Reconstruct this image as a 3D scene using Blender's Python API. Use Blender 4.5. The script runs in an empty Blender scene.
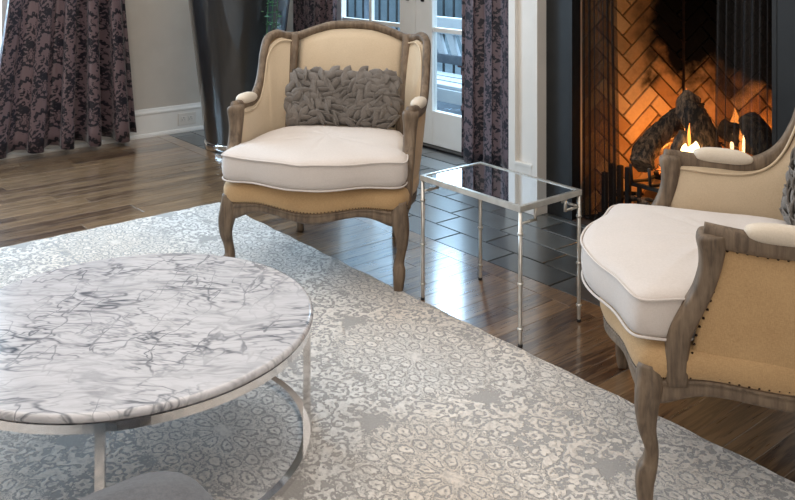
import bpy, bmesh, math, random
import numpy as np
from mathutils import Vector, Matrix
random.seed(7)
PI = math.pi
SC = bpy.context.scene
COL = SC.collection

# ------------------------------------------------------------------ camera, world, light
CAM_H = 1.33
TH = -0.88053                                   # yaw between camera and room axes
cam_d = bpy.data.cameras.new('camera'); cam = bpy.data.objects.new('camera', cam_d); COL.objects.link(cam)
cam_d.sensor_width = 36.0; cam_d.lens = 869.11 / 795 * 36.0
cam_d.shift_x = (397.5 - 404.36) / 795; cam_d.shift_y = (-56.76 - 250) / 795
cam_d.clip_start = 0.05; cam_d.clip_end = 200
cam.location = (0, 0, CAM_H)
cam.rotation_euler = (PI / 2, 0, math.atan2(-math.sin(TH), math.cos(TH)))
SC.camera = cam

world = bpy.data.worlds.new('overcast'); SC.world = world; world.use_nodes = True
bg = world.node_tree.nodes['Background']; bg.inputs[0].default_value = (0.50, 0.75, 1.0, 1); bg.inputs[1].default_value = 3.4
SC.view_settings.view_transform = 'Standard'; SC.view_settings.look = 'None'
SC.view_settings.exposure = 0.0; SC.view_settings.gamma = 1.0
SC.view_settings.use_curve_mapping = False
SC.cycles.use_denoising = True
SC.cycles.max_bounces = 8; SC.cycles.transparent_max_bounces = 16
SC.cycles.sample_clamp_indirect = 6.0

def area(name, loc, target, sx, sy, power, color):
    l = bpy.data.lights.new(name, 'AREA'); l.shape = 'RECTANGLE'; l.size = sx; l.size_y = sy; l.energy = power; l.color = color
    o = bpy.data.objects.new(name, l); COL.objects.link(o); o.location = loc
    d = Vector(target) - Vector(loc); o.rotation_euler = d.to_track_quat('-Z', 'Y').to_euler()
    return o
def point(name, loc, power, color, r=0.03):
    l = bpy.data.lights.new(name, 'POINT'); l.energy = power; l.color = color; l.shadow_soft_size = r
    o = bpy.data.objects.new(name, l); COL.objects.link(o); o.location = loc
    return o
WARM = (1.0, 0.92, 0.84); COOL = (0.56, 0.78, 1.0)
area('ceiling_fill_light', (-2.4, 0.7, 2.54), (-2.4, 0.7, 0), 4.6, 4.2, 100, WARM)  # added warm fill in place of ceiling bounce; no fixture is built
area('room_fill_light', (2.2, -1.6, 1.6), (-2.5, 1.6, 0.3), 2.4, 1.8, 45, (1.0, 0.94, 0.88))  # added soft fill from behind the camera; the walls there have no window
area('french_door_daylight', (-4.7, 4.5, 1.9), (-3.9, 1.9, 0.0), 1.6, 1.6, 110, COOL)
area('left_window_daylight', (-6.1, 0.4, 1.7), (-3.6, 1.0, 0.0), 1.9, 1.9, 230, COOL)
point('fire_glow_left', (-2.36, 3.55, 0.38), 5.5, (1.0, 0.38, 0.08), 0.05)
point('fire_glow_right', (-1.98, 3.70, 0.46), 6.5, (1.0, 0.36, 0.07), 0.05)

# ------------------------------------------------------------------ node helpers
class N:
    """a float socket with arithmetic"""
    def __init__(s, nt, sock): s.nt = nt; s.s = sock
    def _op(s, op, *a):
        n = s.nt.nodes.new('ShaderNodeMath'); n.operation = op
        for i, v in enumerate((s,) + a):
            if isinstance(v, N): s.nt.links.new(v.s, n.inputs[i])
            else: n.inputs[i].default_value = float(v)
        return N(s.nt, n.outputs[0])
    def __add__(s, o): return s._op('ADD', o)
    __radd__ = __add__
    def __mul__(s, o): return s._op('MULTIPLY', o)
    __rmul__ = __mul__
    def __sub__(s, o): return s._op('SUBTRACT', o)
    def __rsub__(s, o): return (s * -1) + o
    def __truediv__(s, o): return s._op('DIVIDE', o)
    def sin(s): return s._op('SINE')
    def cos(s): return s._op('COSINE')
    def abs(s): return s._op('ABSOLUTE')
    def sqrt(s): return s._op('SQRT')
    def round(s): return s._op('ROUND')
    def floor(s): return s._op('FLOOR')
    def atan2(s, o): return s._op('ARCTAN2', o)
    def max(s, o): return s._op('MAXIMUM', o)
    def min(s, o): return s._op('MINIMUM', o)
    def lt(s, o): return s._op('LESS_THAN', o)
    def ramp(s, a, b):      # smoothstep a..b -> 0..1
        n = s.nt.nodes.new('ShaderNodeMapRange'); n.interpolation_type = 'SMOOTHSTEP'
        s.nt.links.new(s.s, n.inputs[0]); n.inputs[1].default_value = a; n.inputs[2].default_value = b
        return N(s.nt, n.outputs[0])
class M:
    """material under construction"""
    def __init__(s, name, color=(.5, .5, .5), rough=.5, metal=0., **kw):
        s.m = bpy.data.materials.new(name); s.m.use_nodes = True; s.nt = s.m.node_tree
        s.b = s.nt.nodes['Principled BSDF']; s.out = s.nt.nodes['Material Output']
        s.set('Base Color', (*color, 1)); s.set('Roughness', rough); s.set('Metallic', metal)
        for k, v in kw.items(): s.set(k.replace('_', ' '), v)
    def set(s, k, v):
        i = s.b.inputs[k]
        if isinstance(v, N): s.nt.links.new(v.s, i)
        elif hasattr(v, 'is_output'): s.nt.links.new(v, i)
        else: i.default_value = v
    def xyz(s, kind='Object'):
        if kind == 'World':
            g = s.nt.nodes.new('ShaderNodeNewGeometry'); v = g.outputs['Position']
        else:
            t = s.nt.nodes.new('ShaderNodeTexCoord'); v = t.outputs[kind]
        q = s.nt.nodes.new('ShaderNodeSeparateXYZ'); s.nt.links.new(v, q.inputs[0])
        return [N(s.nt, q.outputs[i]) for i in range(3)]
    def vec(s, x, y, z=0.):
        c = s.nt.nodes.new('ShaderNodeCombineXYZ')
        for i, v in enumerate((x, y, z)):
            if isinstance(v, N): s.nt.links.new(v.s, c.inputs[i])
            else: c.inputs[i].default_value = v
        return c.outputs[0]
    def noise(s, v, scale=5., detail=3., rough=.5, dist=0.):
        n = s.nt.nodes.new('ShaderNodeTexNoise'); s.nt.links.new(v, n.inputs['Vector'])
        n.inputs['Scale'].default_value = scale; n.inputs['Detail'].default_value = detail
        n.inputs['Roughness'].default_value = rough; n.inputs['Distortion'].default_value = dist
        return N(s.nt, n.outputs['Fac'])
    def voro(s, v, scale=5., feature='F1'):
        n = s.nt.nodes.new('ShaderNodeTexVoronoi'); s.nt.links.new(v, n.inputs['Vector']); n.feature = feature
        n.inputs['Scale'].default_value = scale
        return N(s.nt, n.outputs['Distance'])
    def rand(s):
        return N(s.nt, s.nt.nodes.new('ShaderNodeObjectInfo').outputs['Random'])
    def mix(s, fac, a, b):
        n = s.nt.nodes.new('ShaderNodeMix'); n.data_type = 'RGBA'
        for i, v in ((0, fac), (6, a), (7, b)):
            if isinstance(v, N): s.nt.links.new(v.s, n.inputs[i])
            elif hasattr(v, 'is_output'): s.nt.links.new(v, n.inputs[i])
            elif i == 0: n.inputs[0].default_value = v
            else: n.inputs[i].default_value = (*v, 1)
        return n.outputs[2]
    def bump(s, h, strength=.3, dist=.01):
        n = s.nt.nodes.new('ShaderNodeBump'); s.nt.links.new(h.s, n.inputs['Height'])
        n.inputs['Strength'].default_value = strength; n.inputs['Distance'].default_value = dist
        s.nt.links.new(n.outputs[0], s.b.inputs['Normal'])
def srgb(r, g, b):
    f = lambda c: (c / 255 / 12.92) if c / 255 <= .04045 else ((c / 255 + .055) / 1.055) ** 2.4
    return (f(r), f(g), f(b))

def damask(m, u, v, cw, ch):
    """half-drop damask: mirrored leafy medallions. returns 0..1 figure mask"""
    p = u / cw; q = v / ch
    a = p + q; b = p - q
    da = a - a.round(); db = b - b.round()
    lx = (da + db) * .5 * cw; ly = (da - db) * .5 * ch
    fold = m.vec(lx.abs(), ly, 0.)
    n1 = m.noise(fold, 20, 2, .5); n2 = m.noise(fold, 55, 3, .6)
    ex = lx / (cw * .33); ey = ly / (ch * .37)
    r = (ex * ex + ey * ey).sqrt(); th = ex.atan2(ey)
    body = (r - (th * 5.0).sin().abs() * .20 - (n1 - .5) * 1.3).ramp(.86, .78)
    cuts = (((th * 8.0).sin() * .8 + r * 10.0 + n1 * 16.0).sin() + (n2 - .5) * 3.0).ramp(-.45, -.15)
    edge = .5 - da.abs().max(db.abs())
    band = (edge + (n1 - .5) * .30).ramp(.060, .045) * (n2 + (n1 - .5) * .6).ramp(.47, .50)
    sprig = (n2 + (n1 - .5) * .9).ramp(.585, .61)
    return (body * cuts).max(band).max(sprig)

# ------------------------------------------------------------------ materials
def mk_wood_floor():
    m = M('floor_oak', rough=.2)
    x, y, z = m.xyz('World'); r = m.rand()
    v = m.vec(x * 26.0 + r * 40, y * 2.2 + r * 17, z)
    g = m.noise(v, 1.4, 5, .6, .6); g2 = m.noise(m.vec(x * 90 + r * 9, y * 5.0, z), 1.5, 2, .5)
    wv = ((g * 26.0 + r * 5).sin() * .5 + .5)
    f = (g * .5 + wv * .22 + g2 * .28 + (r - .5) * .38).ramp(.15, .85)
    m.set('Base Color', m.mix(f, srgb(66, 46, 32), srgb(148, 118, 86)))
    m.set('Roughness', g2 * .10 + .24); m.set('Coat Weight', 1.0); m.set('Coat Roughness', .14); m.set('Coat IOR', 2.0)
    m.bump(g2 * .5 + wv * .5, .10, .002)
    return m.m
def mk_slate():
    m = M('slate_tile', rough=.38)
    x, y, z = m.xyz('World'); r = m.rand()
    n = m.noise(m.vec(x + r * 5, y, z), 9, 5, .6); n2 = m.noise(m.vec(x, y + r * 3, z), 40, 3, .6)
    f = (n * .7 + (r - .5) * .5 + n2 * .2).ramp(.1, .9)
    m.set('Base Color', m.mix(f, srgb(50, 54, 56), srgb(100, 104, 104)))
    m.set('Roughness', n * .2 + .28); m.set('Coat Weight', .8); m.set('Coat Roughness', .20); m.set('Coat IOR', 1.8)
    m.bump(n + n2 * .4, .12, .004)
    return m.m
def mk_rug():
    m = M('rug_damask', rough=.9)
    x, y, z = m.xyz('World')
    w = m.noise(m.vec(x, y, 0.), 5, 2); w1 = m.noise(m.vec(x, y, 5.0), 22, 2); w2 = m.noise(m.vec(x, y, 3.0), 150, 2, .6)
    u = x + 2.13 + (w - .5) * .03 + (w1 - .5) * .010; v = y - 1.796 + (w - .5) * .03 - (w1 - .5) * .010
    cw, ch = 1.1, .67
    p = u / cw; q = v / ch
    a = p + q; b = p - q
    da = a - a.round(); db = b - b.round()
    lx = (da + db) * .5 * cw; ly = (da - db) * .5 * ch
    ax = lx.abs(); fold = m.vec(ax, ly, 0.)
    n1 = m.noise(fold, 16, 2, .5); n2 = m.noise(fold, 46, 3, .6); n3 = m.noise(m.vec(ax, ly, 4.0), 95, 2, .6)
    ex = lx / .285; ey = ly / .205
    r = (ex * ex + ey * ey).sqrt(); th = ex.atan2(ey)
    def eyes(rk, n, wd, k, ph=0.):
        t = th * (n / (2 * PI)) + ph; t = (t - t.round()) * 2.0
        d = (r - rk) / wd; e = (t * t * 1.2 + d * d).sqrt() + (n3 - .5) * .9 + (n2 - .5) * .5
        return (e * k + 3.14).cos().ramp(-.75, -.25), e.ramp(1.12, 1.0)
    e1, m1 = eyes(.84, 23, .14, 9.0); e2, m2 = eyes(.58, 17, .11, 8.0, .5); e3, m3 = eyes(.27, 9, .15, 9.0)
    core = (r + (n2 - .5) * .1).ramp(.13, .09)
    leafy = (n2 + (n3 - .5) * .6 - .5).abs().ramp(.02, .045)
    jag = (r - (th * 13.0).sin().abs() * .07 - (n2 - .5) * .75)
    body = jag.ramp(1.02, .97)
    inside = (e1 * m1).max(e2 * m2).max(e3 * m3).max(core).max(leafy * (1.0 - m1.max(m2).max(m3)))
    edge = .5 - da.abs().max(db.abs())
    gap = (edge + (n2 - .5) * .16 + (n1 - .5) * .1).ramp(.150, .130)
    scroll = ((n1 * 34.0 + edge * 26.0).sin() + (n3 - .5) * 2.0).ramp(-.25, .15).max((n3 + (n2 - .5) * .6).ramp(.56, .60))
    f = (body * inside).max(gap * scroll * (1.0 - body)).max((n3 + (n1 - .5) * .4).ramp(.66, .70) * .6)
    wear = m.noise(m.vec(x, y, 7.0), 60, 4, .7).ramp(.34, .56); wear2 = m.noise(m.vec(x, y, 9.0), 4, 3, .6).ramp(.3, .65)
    f = f * (wear * .5 + .5) * (wear2 * .25 + .75)
    tint = m.noise(m.vec(x, y, 1.0), 1.3, 2).ramp(.35, .65)
    fig = m.mix(tint, srgb(234, 231, 227), srgb(234, 223, 211))
    m.set('Base Color', m.mix(f, m.mix(w2, srgb(152, 149, 147), srgb(174, 170, 166)), fig))
    m.set('Sheen Weight', .1)
    m.bump(f * 1.0 + w2 * .3, .75, .006)
    return m.m
def mk_marble():
    m = M('white_marble', rough=.16)
    x, y, z = m.xyz('World')
    c, s = math.cos(.80), math.sin(.80)
    u = x * c + y * s; v = y * c - x * s
    w = m.noise(m.vec(u, v, z), 2.6, 3, .5); w2 = m.noise(m.vec(u, v, z + 5.0), 7, 2, .5)
    wu = u + (w - .5) * .14 + (w2 - .5) * .04; wv = v + (w2 - .5) * .05 + (w - .5) * .12
    def vein(sx, sy, sc, width, seed):
        n = m.noise(m.vec(wu * sx, wv * sy, z + seed), sc, 3.0, .45)
        return (n - .5).abs().ramp(width, 0.0)
    wear = m.noise(m.vec(wu, wv, z + 11.0), 5, 3, .6).ramp(.36, .62)
    a = vein(.55, 2.0, 5.0, .024, 0.); b = vein(.8, 2.4, 7.5, .026, 4.); d = vein(2.4, .8, 5.0, .020, 9.)
    e = vein(.7, 3.0, 14, .05, 13.)
    soft = m.noise(m.vec(wu * .9, wv * 2.6, z + 2.0), 9, 6, .7).ramp(.40, .75)
    f = ((a * .82).max(b * .70).max(d * .66).max(e * .40)) * (wear * .75 + .25) + soft * .26 + w2 * .06
    m.set('Base Color', m.mix(f.min(1.0), srgb(210, 209, 213), srgb(80, 86, 96)))
    m.set('Coat Weight', .3); m.set('Coat Roughness', .08)
    return m.m
def mk_curtain():
    m = M('damask_curtain', rough=.5)
    t = m.nt.nodes.new('ShaderNodeUVMap'); q = m.nt.nodes.new('ShaderNodeSeparateXYZ'); m.nt.links.new(t.outputs[0], q.inputs[0])
    u = N(m.nt, q.outputs[0]); v = N(m.nt, q.outputs[1])
    f = damask(m, u, v, .30, .40)
    m.set('Base Color', m.mix(f, srgb(24, 22, 33), srgb(108, 90, 94)))
    m.set('Roughness', f * -.08 + .50); m.set('Sheen Weight', .25); m.set('Sheen Roughness', .35)
    m.bump(f, .2, .002)
    return m.m
def mk_chairwood():
    m = M('grey_washed_oak', rough=.6)
    x, y, z = m.xyz('World')
    g = m.noise(m.vec(x * 60, y * 60, z * 8), 1.2, 4, .6, .4); n = m.noise(m.vec(x, y, z), 14, 4)
    f = (g * .7 + n * .4).ramp(.3, .8)
    m.set('Base Color', m.mix(f, srgb(76, 62, 49), srgb(134, 115, 95)))
    m.bump(g, .25, .002)
    return m.m
def mk_linen(name, c, d, rough=.85, sc=420):
    m = M(name, rough=rough)
    x, y, z = m.xyz('World')
    a = m.noise(m.vec(x * 1.0, y * 1.0, z * 5), sc / 3, 2, .5); b = m.noise(m.vec(x * 4, y * 4, z), sc / 3, 2, .5)
    n = m.noise(m.vec(x, y, z), 8, 3)
    f = (a * .4 + b * .4 + n * .3).ramp(.3, .75)
    m.set('Base Color', m.mix(f, srgb(*d), srgb(*c))); m.set('Sheen Weight', .15)
    m.bump(a + b, .25, .0012)
    return m.m
def mk_brick():
    m = M('tan_firebrick', rough=.85)
    x, y, z = m.xyz('World'); r = m.rand()
    n = m.noise(m.vec(x, y, z), 10, 4); n2 = m.noise(m.vec(x, y, z), 70, 3)
    f = (n * .5 + n2 * .3 + (r - .5) * .5).ramp(.1, .8)
    base = m.mix(f, srgb(166, 122, 74), srgb(214, 176, 122))
    # soot plus fading firelight painted dark: above the fire and into the rear corner
    soot_shade = (z + (n - .5) * .5 + (x + 2.3) * .12).ramp(.52, .74) * (x + (n - .5) * .14).ramp(-2.63, -2.53)
    m.set('Base Color', m.mix(soot_shade, base, (.0015, .0013, .0012))); m.set('Specular IOR Level', .12)
    m.bump(n2, .3, .003)
    return m.m
def mk_bark():
    m = M('charred_bark', rough=.95)
    x, y, z = m.xyz('Object')
    n = m.noise(m.vec(x, y * 1.0, z * .35), 55, 5, .65); c = m.noise(m.vec(x, y, z), 6, 2)
    f = (n * .7 + c * .4).ramp(.45, .75)
    m.set('Base Color', m.mix(f, srgb(20, 15, 12), srgb(140, 112, 86)))
    m.bump(n, 1.0, .02)
    return m.m
def mk_ember():
    m = M('glowing_embers', rough=.9)
    x, y, z = m.xyz('World')
    n = m.noise(m.vec(x, y, z), 34, 3, .6).ramp(.54, .66)
    m.set('Base Color', (.03, .02, .015, 1)); m.set('Emission Color', (1.0, .22, .03, 1)); m.set('Emission Strength', n * 2.2)
    m.bump(m.noise(m.vec(x, y, z), 60, 3), 1.0, .02)
    return m.m
def mk_flame(name, col, st):
    m = M(name, (0, 0, 0), 1.0); m.set('Emission Color', (*col, 1)); m.set('Emission Strength', st)
    return m.m
def mk_mesh():
    m = M('fire_curtain_mesh', srgb(30, 27, 26), .6, .3)
    t = m.nt.nodes.new('ShaderNodeUVMap'); q = m.nt.nodes.new('ShaderNodeSeparateXYZ'); m.nt.links.new(t.outputs[0], q.inputs[0])
    u = N(m.nt, q.outputs[0]); v = N(m.nt, q.outputs[1])
    k = 2 * PI / .0075
    a = ((u + v) * k).sin(); b = ((u - v) * k).sin()
    m.set('Alpha', (a * b).abs().ramp(.75, .25) * .85 + .15)
    return m.m
def mk_glass():
    m = M('window_glass', (1, 1, 1), .0); nt = m.nt
    tr = nt.nodes.new('ShaderNodeBsdfTransparent'); tr.inputs[0].default_value = (.93, .96, .97, 1)
    gl = nt.nodes.new('ShaderNodeBsdfGlossy'); gl.inputs['Roughness'].default_value = 0
    mx = nt.nodes.new('ShaderNodeMixShader'); mx.inputs[0].default_value = .05
    nt.links.new(tr.outputs[0], mx.inputs[1]); nt.links.new(gl.outputs[0], mx.inputs[2]); nt.links.new(mx.outputs[0], m.out.inputs['Surface'])
    return m.m
def mk_plain_noise(name, c, d, rough, sc=6., **kw):
    m = M(name, rough=rough, **kw)
    x, y, z = m.xyz('World'); n = m.noise(m.vec(x, y, z), sc, 4)
    m.set('Base Color', m.mix(n.ramp(.3, .7), srgb(*d), srgb(*c)))
    return m.m
MAT = dict(
    floor=mk_wood_floor(), slate=mk_slate(), rug=mk_rug(), marble=mk_marble(), curtain=mk_curtain(), wood=mk_chairwood(),
    cream=mk_linen('cream_linen', (210, 191, 164), (194, 174, 146)), tan=mk_linen('tan_burlap', (196, 162, 118), (170, 136, 94)),
    padlinen=mk_linen('pale_linen', (216, 204, 188), (202, 190, 172)),
    white=mk_linen('white_cotton', (212, 203, 197), (200, 191, 184)), felt=mk_linen('grey_felt', (128, 121, 115), (94, 89, 85), .95),
    pouf=mk_linen('grey_ottoman_fabric', (98, 97, 99), (72, 71, 73), .95, 300),
    brick=mk_brick(), bark=mk_bark(), ember=mk_ember(), mesh=mk_mesh(), glass=mk_glass(),
    flame=mk_flame('flame_core', (1.0, .62, .25), 9.0), flame_edge=mk_flame('flame_edge', (1.0, .30, .05), 3.0),
    chrome=M('polished_chrome', (.80, .80, .81), .09, 1.0).m,
    silver=mk_plain_noise('silver_leaf_metal', (214, 212, 206), (196, 193, 187), .30, 25., metal=.85),
    mirror=M('smoked_mirror_glass', (.62, .68, .74), .02, 1.0).m,
    wall=mk_plain_noise('greige_paint', (186, 177, 166), (180, 171, 160), .7),
    trim=mk_plain_noise('white_trim_paint', (224, 219, 212), (218, 213, 206), .45),
    ceiling=mk_plain_noise('ceiling_paint', (235, 230, 222), (230, 225, 218), .8),
    black=mk_plain_noise('honed_black_slate', (27, 29, 31), (21, 23, 25), .6, 12.),
    iron=mk_plain_noise('black_iron', (26, 25, 25), (16, 15, 15), .55, 30.),
    planter=mk_plain_noise('black_lacquer', (26, 27, 29), (20, 21, 23), .4, 5., Coat_Weight=1.0, Coat_IOR=1.55, Coat_Roughness=.08),
    leaf=mk_plain_noise('green_leaves', (74, 128, 84), (38, 82, 52), .5, 30.),
    soil=mk_plain_noise('potting_soil', (40, 30, 22), (24, 18, 14), .95, 60.),
    nail=M('dark_bronze_nail', srgb(52, 38, 28), .35, .8).m,
    grout=mk_plain_noise('grey_grout', (112, 110, 106), (92, 90, 88), .9, 40.),
    mortar=mk_plain_noise('sooty_mortar', (62, 42, 28), (38, 26, 18), .95, 30.),
    plate=mk_plain_noise('outlet_plastic', (216, 208, 198), (210, 202, 192), .4),
    dark=M('dark_slot', (.01, .01, .01), .6).m,
    outpaint=mk_plain_noise('white_outdoor_paint', (178, 182, 186), (168, 172, 178), .6),
    deck=mk_plain_noise('weathered_deck', (84, 90, 98), (64, 70, 80), .7, 12.),
    redbrick=mk_plain_noise('red_brick', (104, 60, 54), (84, 46, 42), .9, 20.),
    brass=mk_plain_noise('bronze_hardware', (52, 46, 42), (36, 32, 30), .35, 20., metal=.8),
    snow=mk_plain_noise('pale_ground', (112, 120, 124), (92, 100, 104), .9, 2.),
    tree=mk_plain_noise('grey_branches', (120, 124, 130), (92, 96, 104), .9, 5.),
)

# ------------------------------------------------------------------ mesh helpers
def link(name, me, mat=None, parent=None, smooth=False):
    o = bpy.data.objects.new(name, me); COL.objects.link(o)
    if mat is not None: me.materials.append(MAT[mat] if isinstance(mat, str) else mat)
    if smooth:
        me.polygons.foreach_set('use_smooth', [True] * len(me.polygons))
    if parent is not None: o.parent = parent
    return o
def mesh(name, V, F, uv=None):
    me = bpy.data.meshes.new(name); me.from_pydata([tuple(map(float, v)) for v in V], [], F); me.validate(); me.update()
    if uv is not None:
        l = me.uv_layers.new(name='UVMap')
        for lp in me.loops: l.data[lp.index].uv = uv[lp.vertex_index]
    return me
class MB:
    def __init__(s): s.V = []; s.F = []
    def add(s, V, F):
        b = len(s.V); s.V += [tuple(v) for v in V]; s.F += [tuple(i + b for i in f) for f in F]; return s
    def box(s, a, b, bev=0.):
        V, F = box_vf(a, b, bev); return s.add(V, F)
    def build(s, name, mat, parent=None, smooth=False):
        return link(name, mesh(name, s.V, s.F), mat, parent, smooth)
def box_vf(a, b, bev=0.):
    if bev <= 0:
        V = [(x, y, z) for x in (a[0], b[0]) for y in (a[1], b[1]) for z in (a[2], b[2])]
        return V, [(0, 1, 3, 2), (4, 6, 7, 5), (0, 4, 5, 1), (2, 3, 7, 6), (0, 2, 6, 4), (1, 5, 7, 3)]
    bm = bmesh.new(); bmesh.ops.create_cube(bm, size=1)
    for v in bm.verts: v.co = Vector([(a[i] + b[i]) / 2 + v.co[i] * (b[i] - a[i]) for i in range(3)])
    bmesh.ops.bevel(bm, geom=bm.edges[:], offset=bev, segments=2, affect='EDGES', profile=.6)
    bm.verts.index_update()
    V = [tuple(v.co) for v in bm.verts]; F = [tuple(v.index for v in f.verts) for f in bm.faces]; bm.free()
    return V, F
def boxo(name, a, b, mat, parent=None, bev=0.):
    return MB().box(a, b, bev).build(name, mat, parent)
def cat(P, n=6, closed=False):
    """Catmull-Rom through rows of P (any dimension)"""
    P = np.array(P, float); m = len(P); out = []
    rng = m if closed else m - 1
    for i in range(rng):
        if closed: p0, p1, p2, p3 = P[i - 1], P[i], P[(i + 1) % m], P[(i + 2) % m]
        else: p0, p1, p2, p3 = P[max(i - 1, 0)], P[i], P[i + 1], P[min(i + 2, m - 1)]
        for k in range(n):
            t = k / n
            out.append(.5 * ((2 * p1) + (-p0 + p2) * t + (2 * p0 - 5 * p1 + 4 * p2 - p3) * t * t + (-p0 + 3 * p1 - 3 * p2 + p3) * t ** 3))
    if not closed: out.append(P[-1])
    return np.array(out)
def section(n=14, e=3.0, groove=0.):
    o = []
    for k in range(n):
        t = 2 * PI * k / n; c, s = math.cos(t), math.sin(t)
        x = math.copysign(abs(c) ** (2 / e), c); y = math.copysign(abs(s) ** (2 / e), s)
        o.append((x * .5, y * .5))
    return o
def sweep_vf(path, w, h, ref=(0, 0, 1), sec=None, closed=False, transport=False):
    """w along ref-ish side axis, h along the other"""
    P = np.array(path, float); n = len(P); sec = sec or section()
    w = np.broadcast_to(w, n); h = np.broadcast_to(h, n); ref = np.array(ref, float)
    V = []; prev = None
    for i in range(n):
        if closed: T = P[(i + 1) % n] - P[i - 1]
        else: T = P[min(i + 1, n - 1)] - P[max(i - 1, 0)]
        T /= np.linalg.norm(T) + 1e-12
        R = prev if (transport and prev is not None) else ref
        A = R - T * (R @ T); A /= np.linalg.norm(A) + 1e-12; B = np.cross(T, A); prev = A
        for (a, b) in sec: V.append(P[i] + A * a * w[i] + B * b * h[i])
    k = len(sec); F = []
    for i in range(n if closed else n - 1):
        j = (i + 1) % n
        for s in range(k): F.append((i * k + s, i * k + (s + 1) % k, j * k + (s + 1) % k, j * k + s))
    if not closed:
        F.append(tuple(range(k))[::-1]); F.append(tuple((n - 1) * k + s for s in range(k)))
    return V, F
def sweep(name, path, w, h, mat, parent=None, **kw):
    V, F = sweep_vf(path, w, h, **kw); return link(name, mesh(name, V, F), mat, parent, True)
def tube_vf(path, r, n=8, closed=False, ref=(0, 0, 1)):
    return sweep_vf(path, 2 * np.array(r), 2 * np.array(r), ref, section(n, 2.0), closed, transport=True)
def slab(name, G, t, mat, parent=None, smooth=True, flip=False):
    """G[i][j] points: a surface given thickness t along its normals"""
    G = np.array(G, float); nu, nv = G.shape[:2]
    du = np.gradient(G, axis=0); dv = np.gradient(G, axis=1); Nn = np.cross(du, dv)
    Nn /= np.linalg.norm(Nn, axis=2, keepdims=True) + 1e-9
    if flip: Nn = -Nn
    B = G - Nn * t
    V = list(G.reshape(-1, 3)) + list(B.reshape(-1, 3)); o = nu * nv; F = []
    for i in range(nu - 1):
        for j in range(nv - 1):
            a, b, c, d = i * nv + j, i * nv + j + 1, (i + 1) * nv + j + 1, (i + 1) * nv + j
            F.append((a, b, c, d)); F.append((a + o, d + o, c + o, b + o))
    rim = [i * nv for i in range(nu)] + [(nu - 1) * nv + j for j in range(1, nv)] + [i * nv + nv - 1 for i in range(nu - 2, -1, -1)] + [j for j in range(nv - 2, 0, -1)]
    for k in range(len(rim)):
        a, b = rim[k], rim[(k + 1) % len(rim)]; F.append((a, b, b + o, a + o))
    ob = link(name, mesh(name, V, F), mat, parent, smooth)
    bm = bmesh.new(); bm.from_mesh(ob.data); bmesh.ops.recalc_face_normals(bm, faces=bm.faces); bm.to_mesh(ob.data); bm.free()
    return ob
def recalc(ob):
    bm = bmesh.new(); bm.from_mesh(ob.data); bmesh.ops.recalc_face_normals(bm, faces=bm.faces); bm.to_mesh(ob.data); bm.free(); return ob
def lathe_vf(prof, n=48, c=(0, 0)):
    V = [(c[0] + r * math.cos(2 * PI * k / n), c[1] + r * math.sin(2 * PI * k / n), z) for r, z in prof for k in range(n)]
    F = [(i * n + k, i * n + (k + 1) % n, (i + 1) * n + (k + 1) % n, (i + 1) * n + k) for i in range(len(prof) - 1) for k in range(n)]
    F.append(tuple(range(n))[::-1]); F.append(tuple((len(prof) - 1) * n + k for k in range(n)))
    return V, F
def tag(o, label=None, cat_=None, group=None, kind=None):
    if label: o['label'] = label
    if cat_: o['category'] = cat_
    if group: o['group'] = group
    if kind: o['kind'] = kind
    return o
def empty(name, loc=(0, 0, 0), rz=0.):
    o = bpy.data.objects.new(name, None); COL.objects.link(o); o.location = loc; o.rotation_euler = (0, 0, rz); o.empty_display_size = .1
    return o
def copy_tree(o, parent=None):
    c = o.copy(); COL.objects.link(c); c.parent = parent
    for ch in list(o.children): copy_tree(ch, c)
    return c
def struct(o): o['kind'] = 'structure'; return o

# ------------------------------------------------------------------ the room shell
LW, DW, FW = -5.73, 3.72, 3.283                 # left wall x, door wall y, chimney breast y
XR, YB, ZC = 3.2, -3.6, 2.6
HE, BORD = 2.58, 2.495                          # hearth edge, border plank edge
# floor: sub-floor, oak boards, slate tiles
floor = struct(MB().box((LW - .2, YB - .2, -.12), (XR + .2, DW + .02, -.012)).build('floor', 'grout'))
def bevel_unit(bev_x, bev_y, h):                # unit board scaled later
    V = []
    return V
def plank(name, x0, x1, y0, y1, z1, mat, parent, g=.0006, z0=-.014, c=.0007):
    a, b, e, d = x0 + g, y0 + g, x1 - g, y1 - g
    V = [(a, b, z0), (e, b, z0), (e, d, z0), (a, d, z0), (a, b, z1 - c), (e, b, z1 - c), (e, d, z1 - c), (a, d, z1 - c),
         (a + c, b + c, z1), (e - c, b + c, z1), (e - c, d - c, z1), (a + c, d - c, z1)]
    F = [(3, 2, 1, 0), (8, 9, 10, 11)] + [(i, (i + 1) % 4, 4 + (i + 1) % 4, 4 + i) for i in range(4)] + [(4 + i, 4 + (i + 1) % 4, 8 + (i + 1) % 4, 8 + i) for i in range(4)]
    return link(name, mesh(name, V, F), mat, parent)
BW = .083
rb = random.Random(3)
x = LW + .015; i = 0
while x < 1.2:
    y0 = -.7 if x < -4.0 else 1.75              # the rug hides the rest
    if x > -.9: y0 = 1.2
    y = y0 - rb.uniform(0, .6) * (1 if x < -4.0 else .0)
    while y < BORD - .05:
        L = rb.uniform(.55, 1.5); y1 = min(y + L, BORD)
        if BORD - y1 < .18: y1 = BORD
        plank('board', x, x + BW, y, y1, -rb.uniform(0, .0006), 'floor', floor)
        y = y1
    x += BW; i += 1
x = LW + .015
while x < 1.2:
    x1 = x + rb.uniform(.9, 1.6); plank('border_board', x, x1, BORD, HE, 0, 'floor', floor); x = x1
struct(boxo('floor_far', (-4.03, YB, -.012), (XR, 1.75, -.001), 'floor'))
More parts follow.
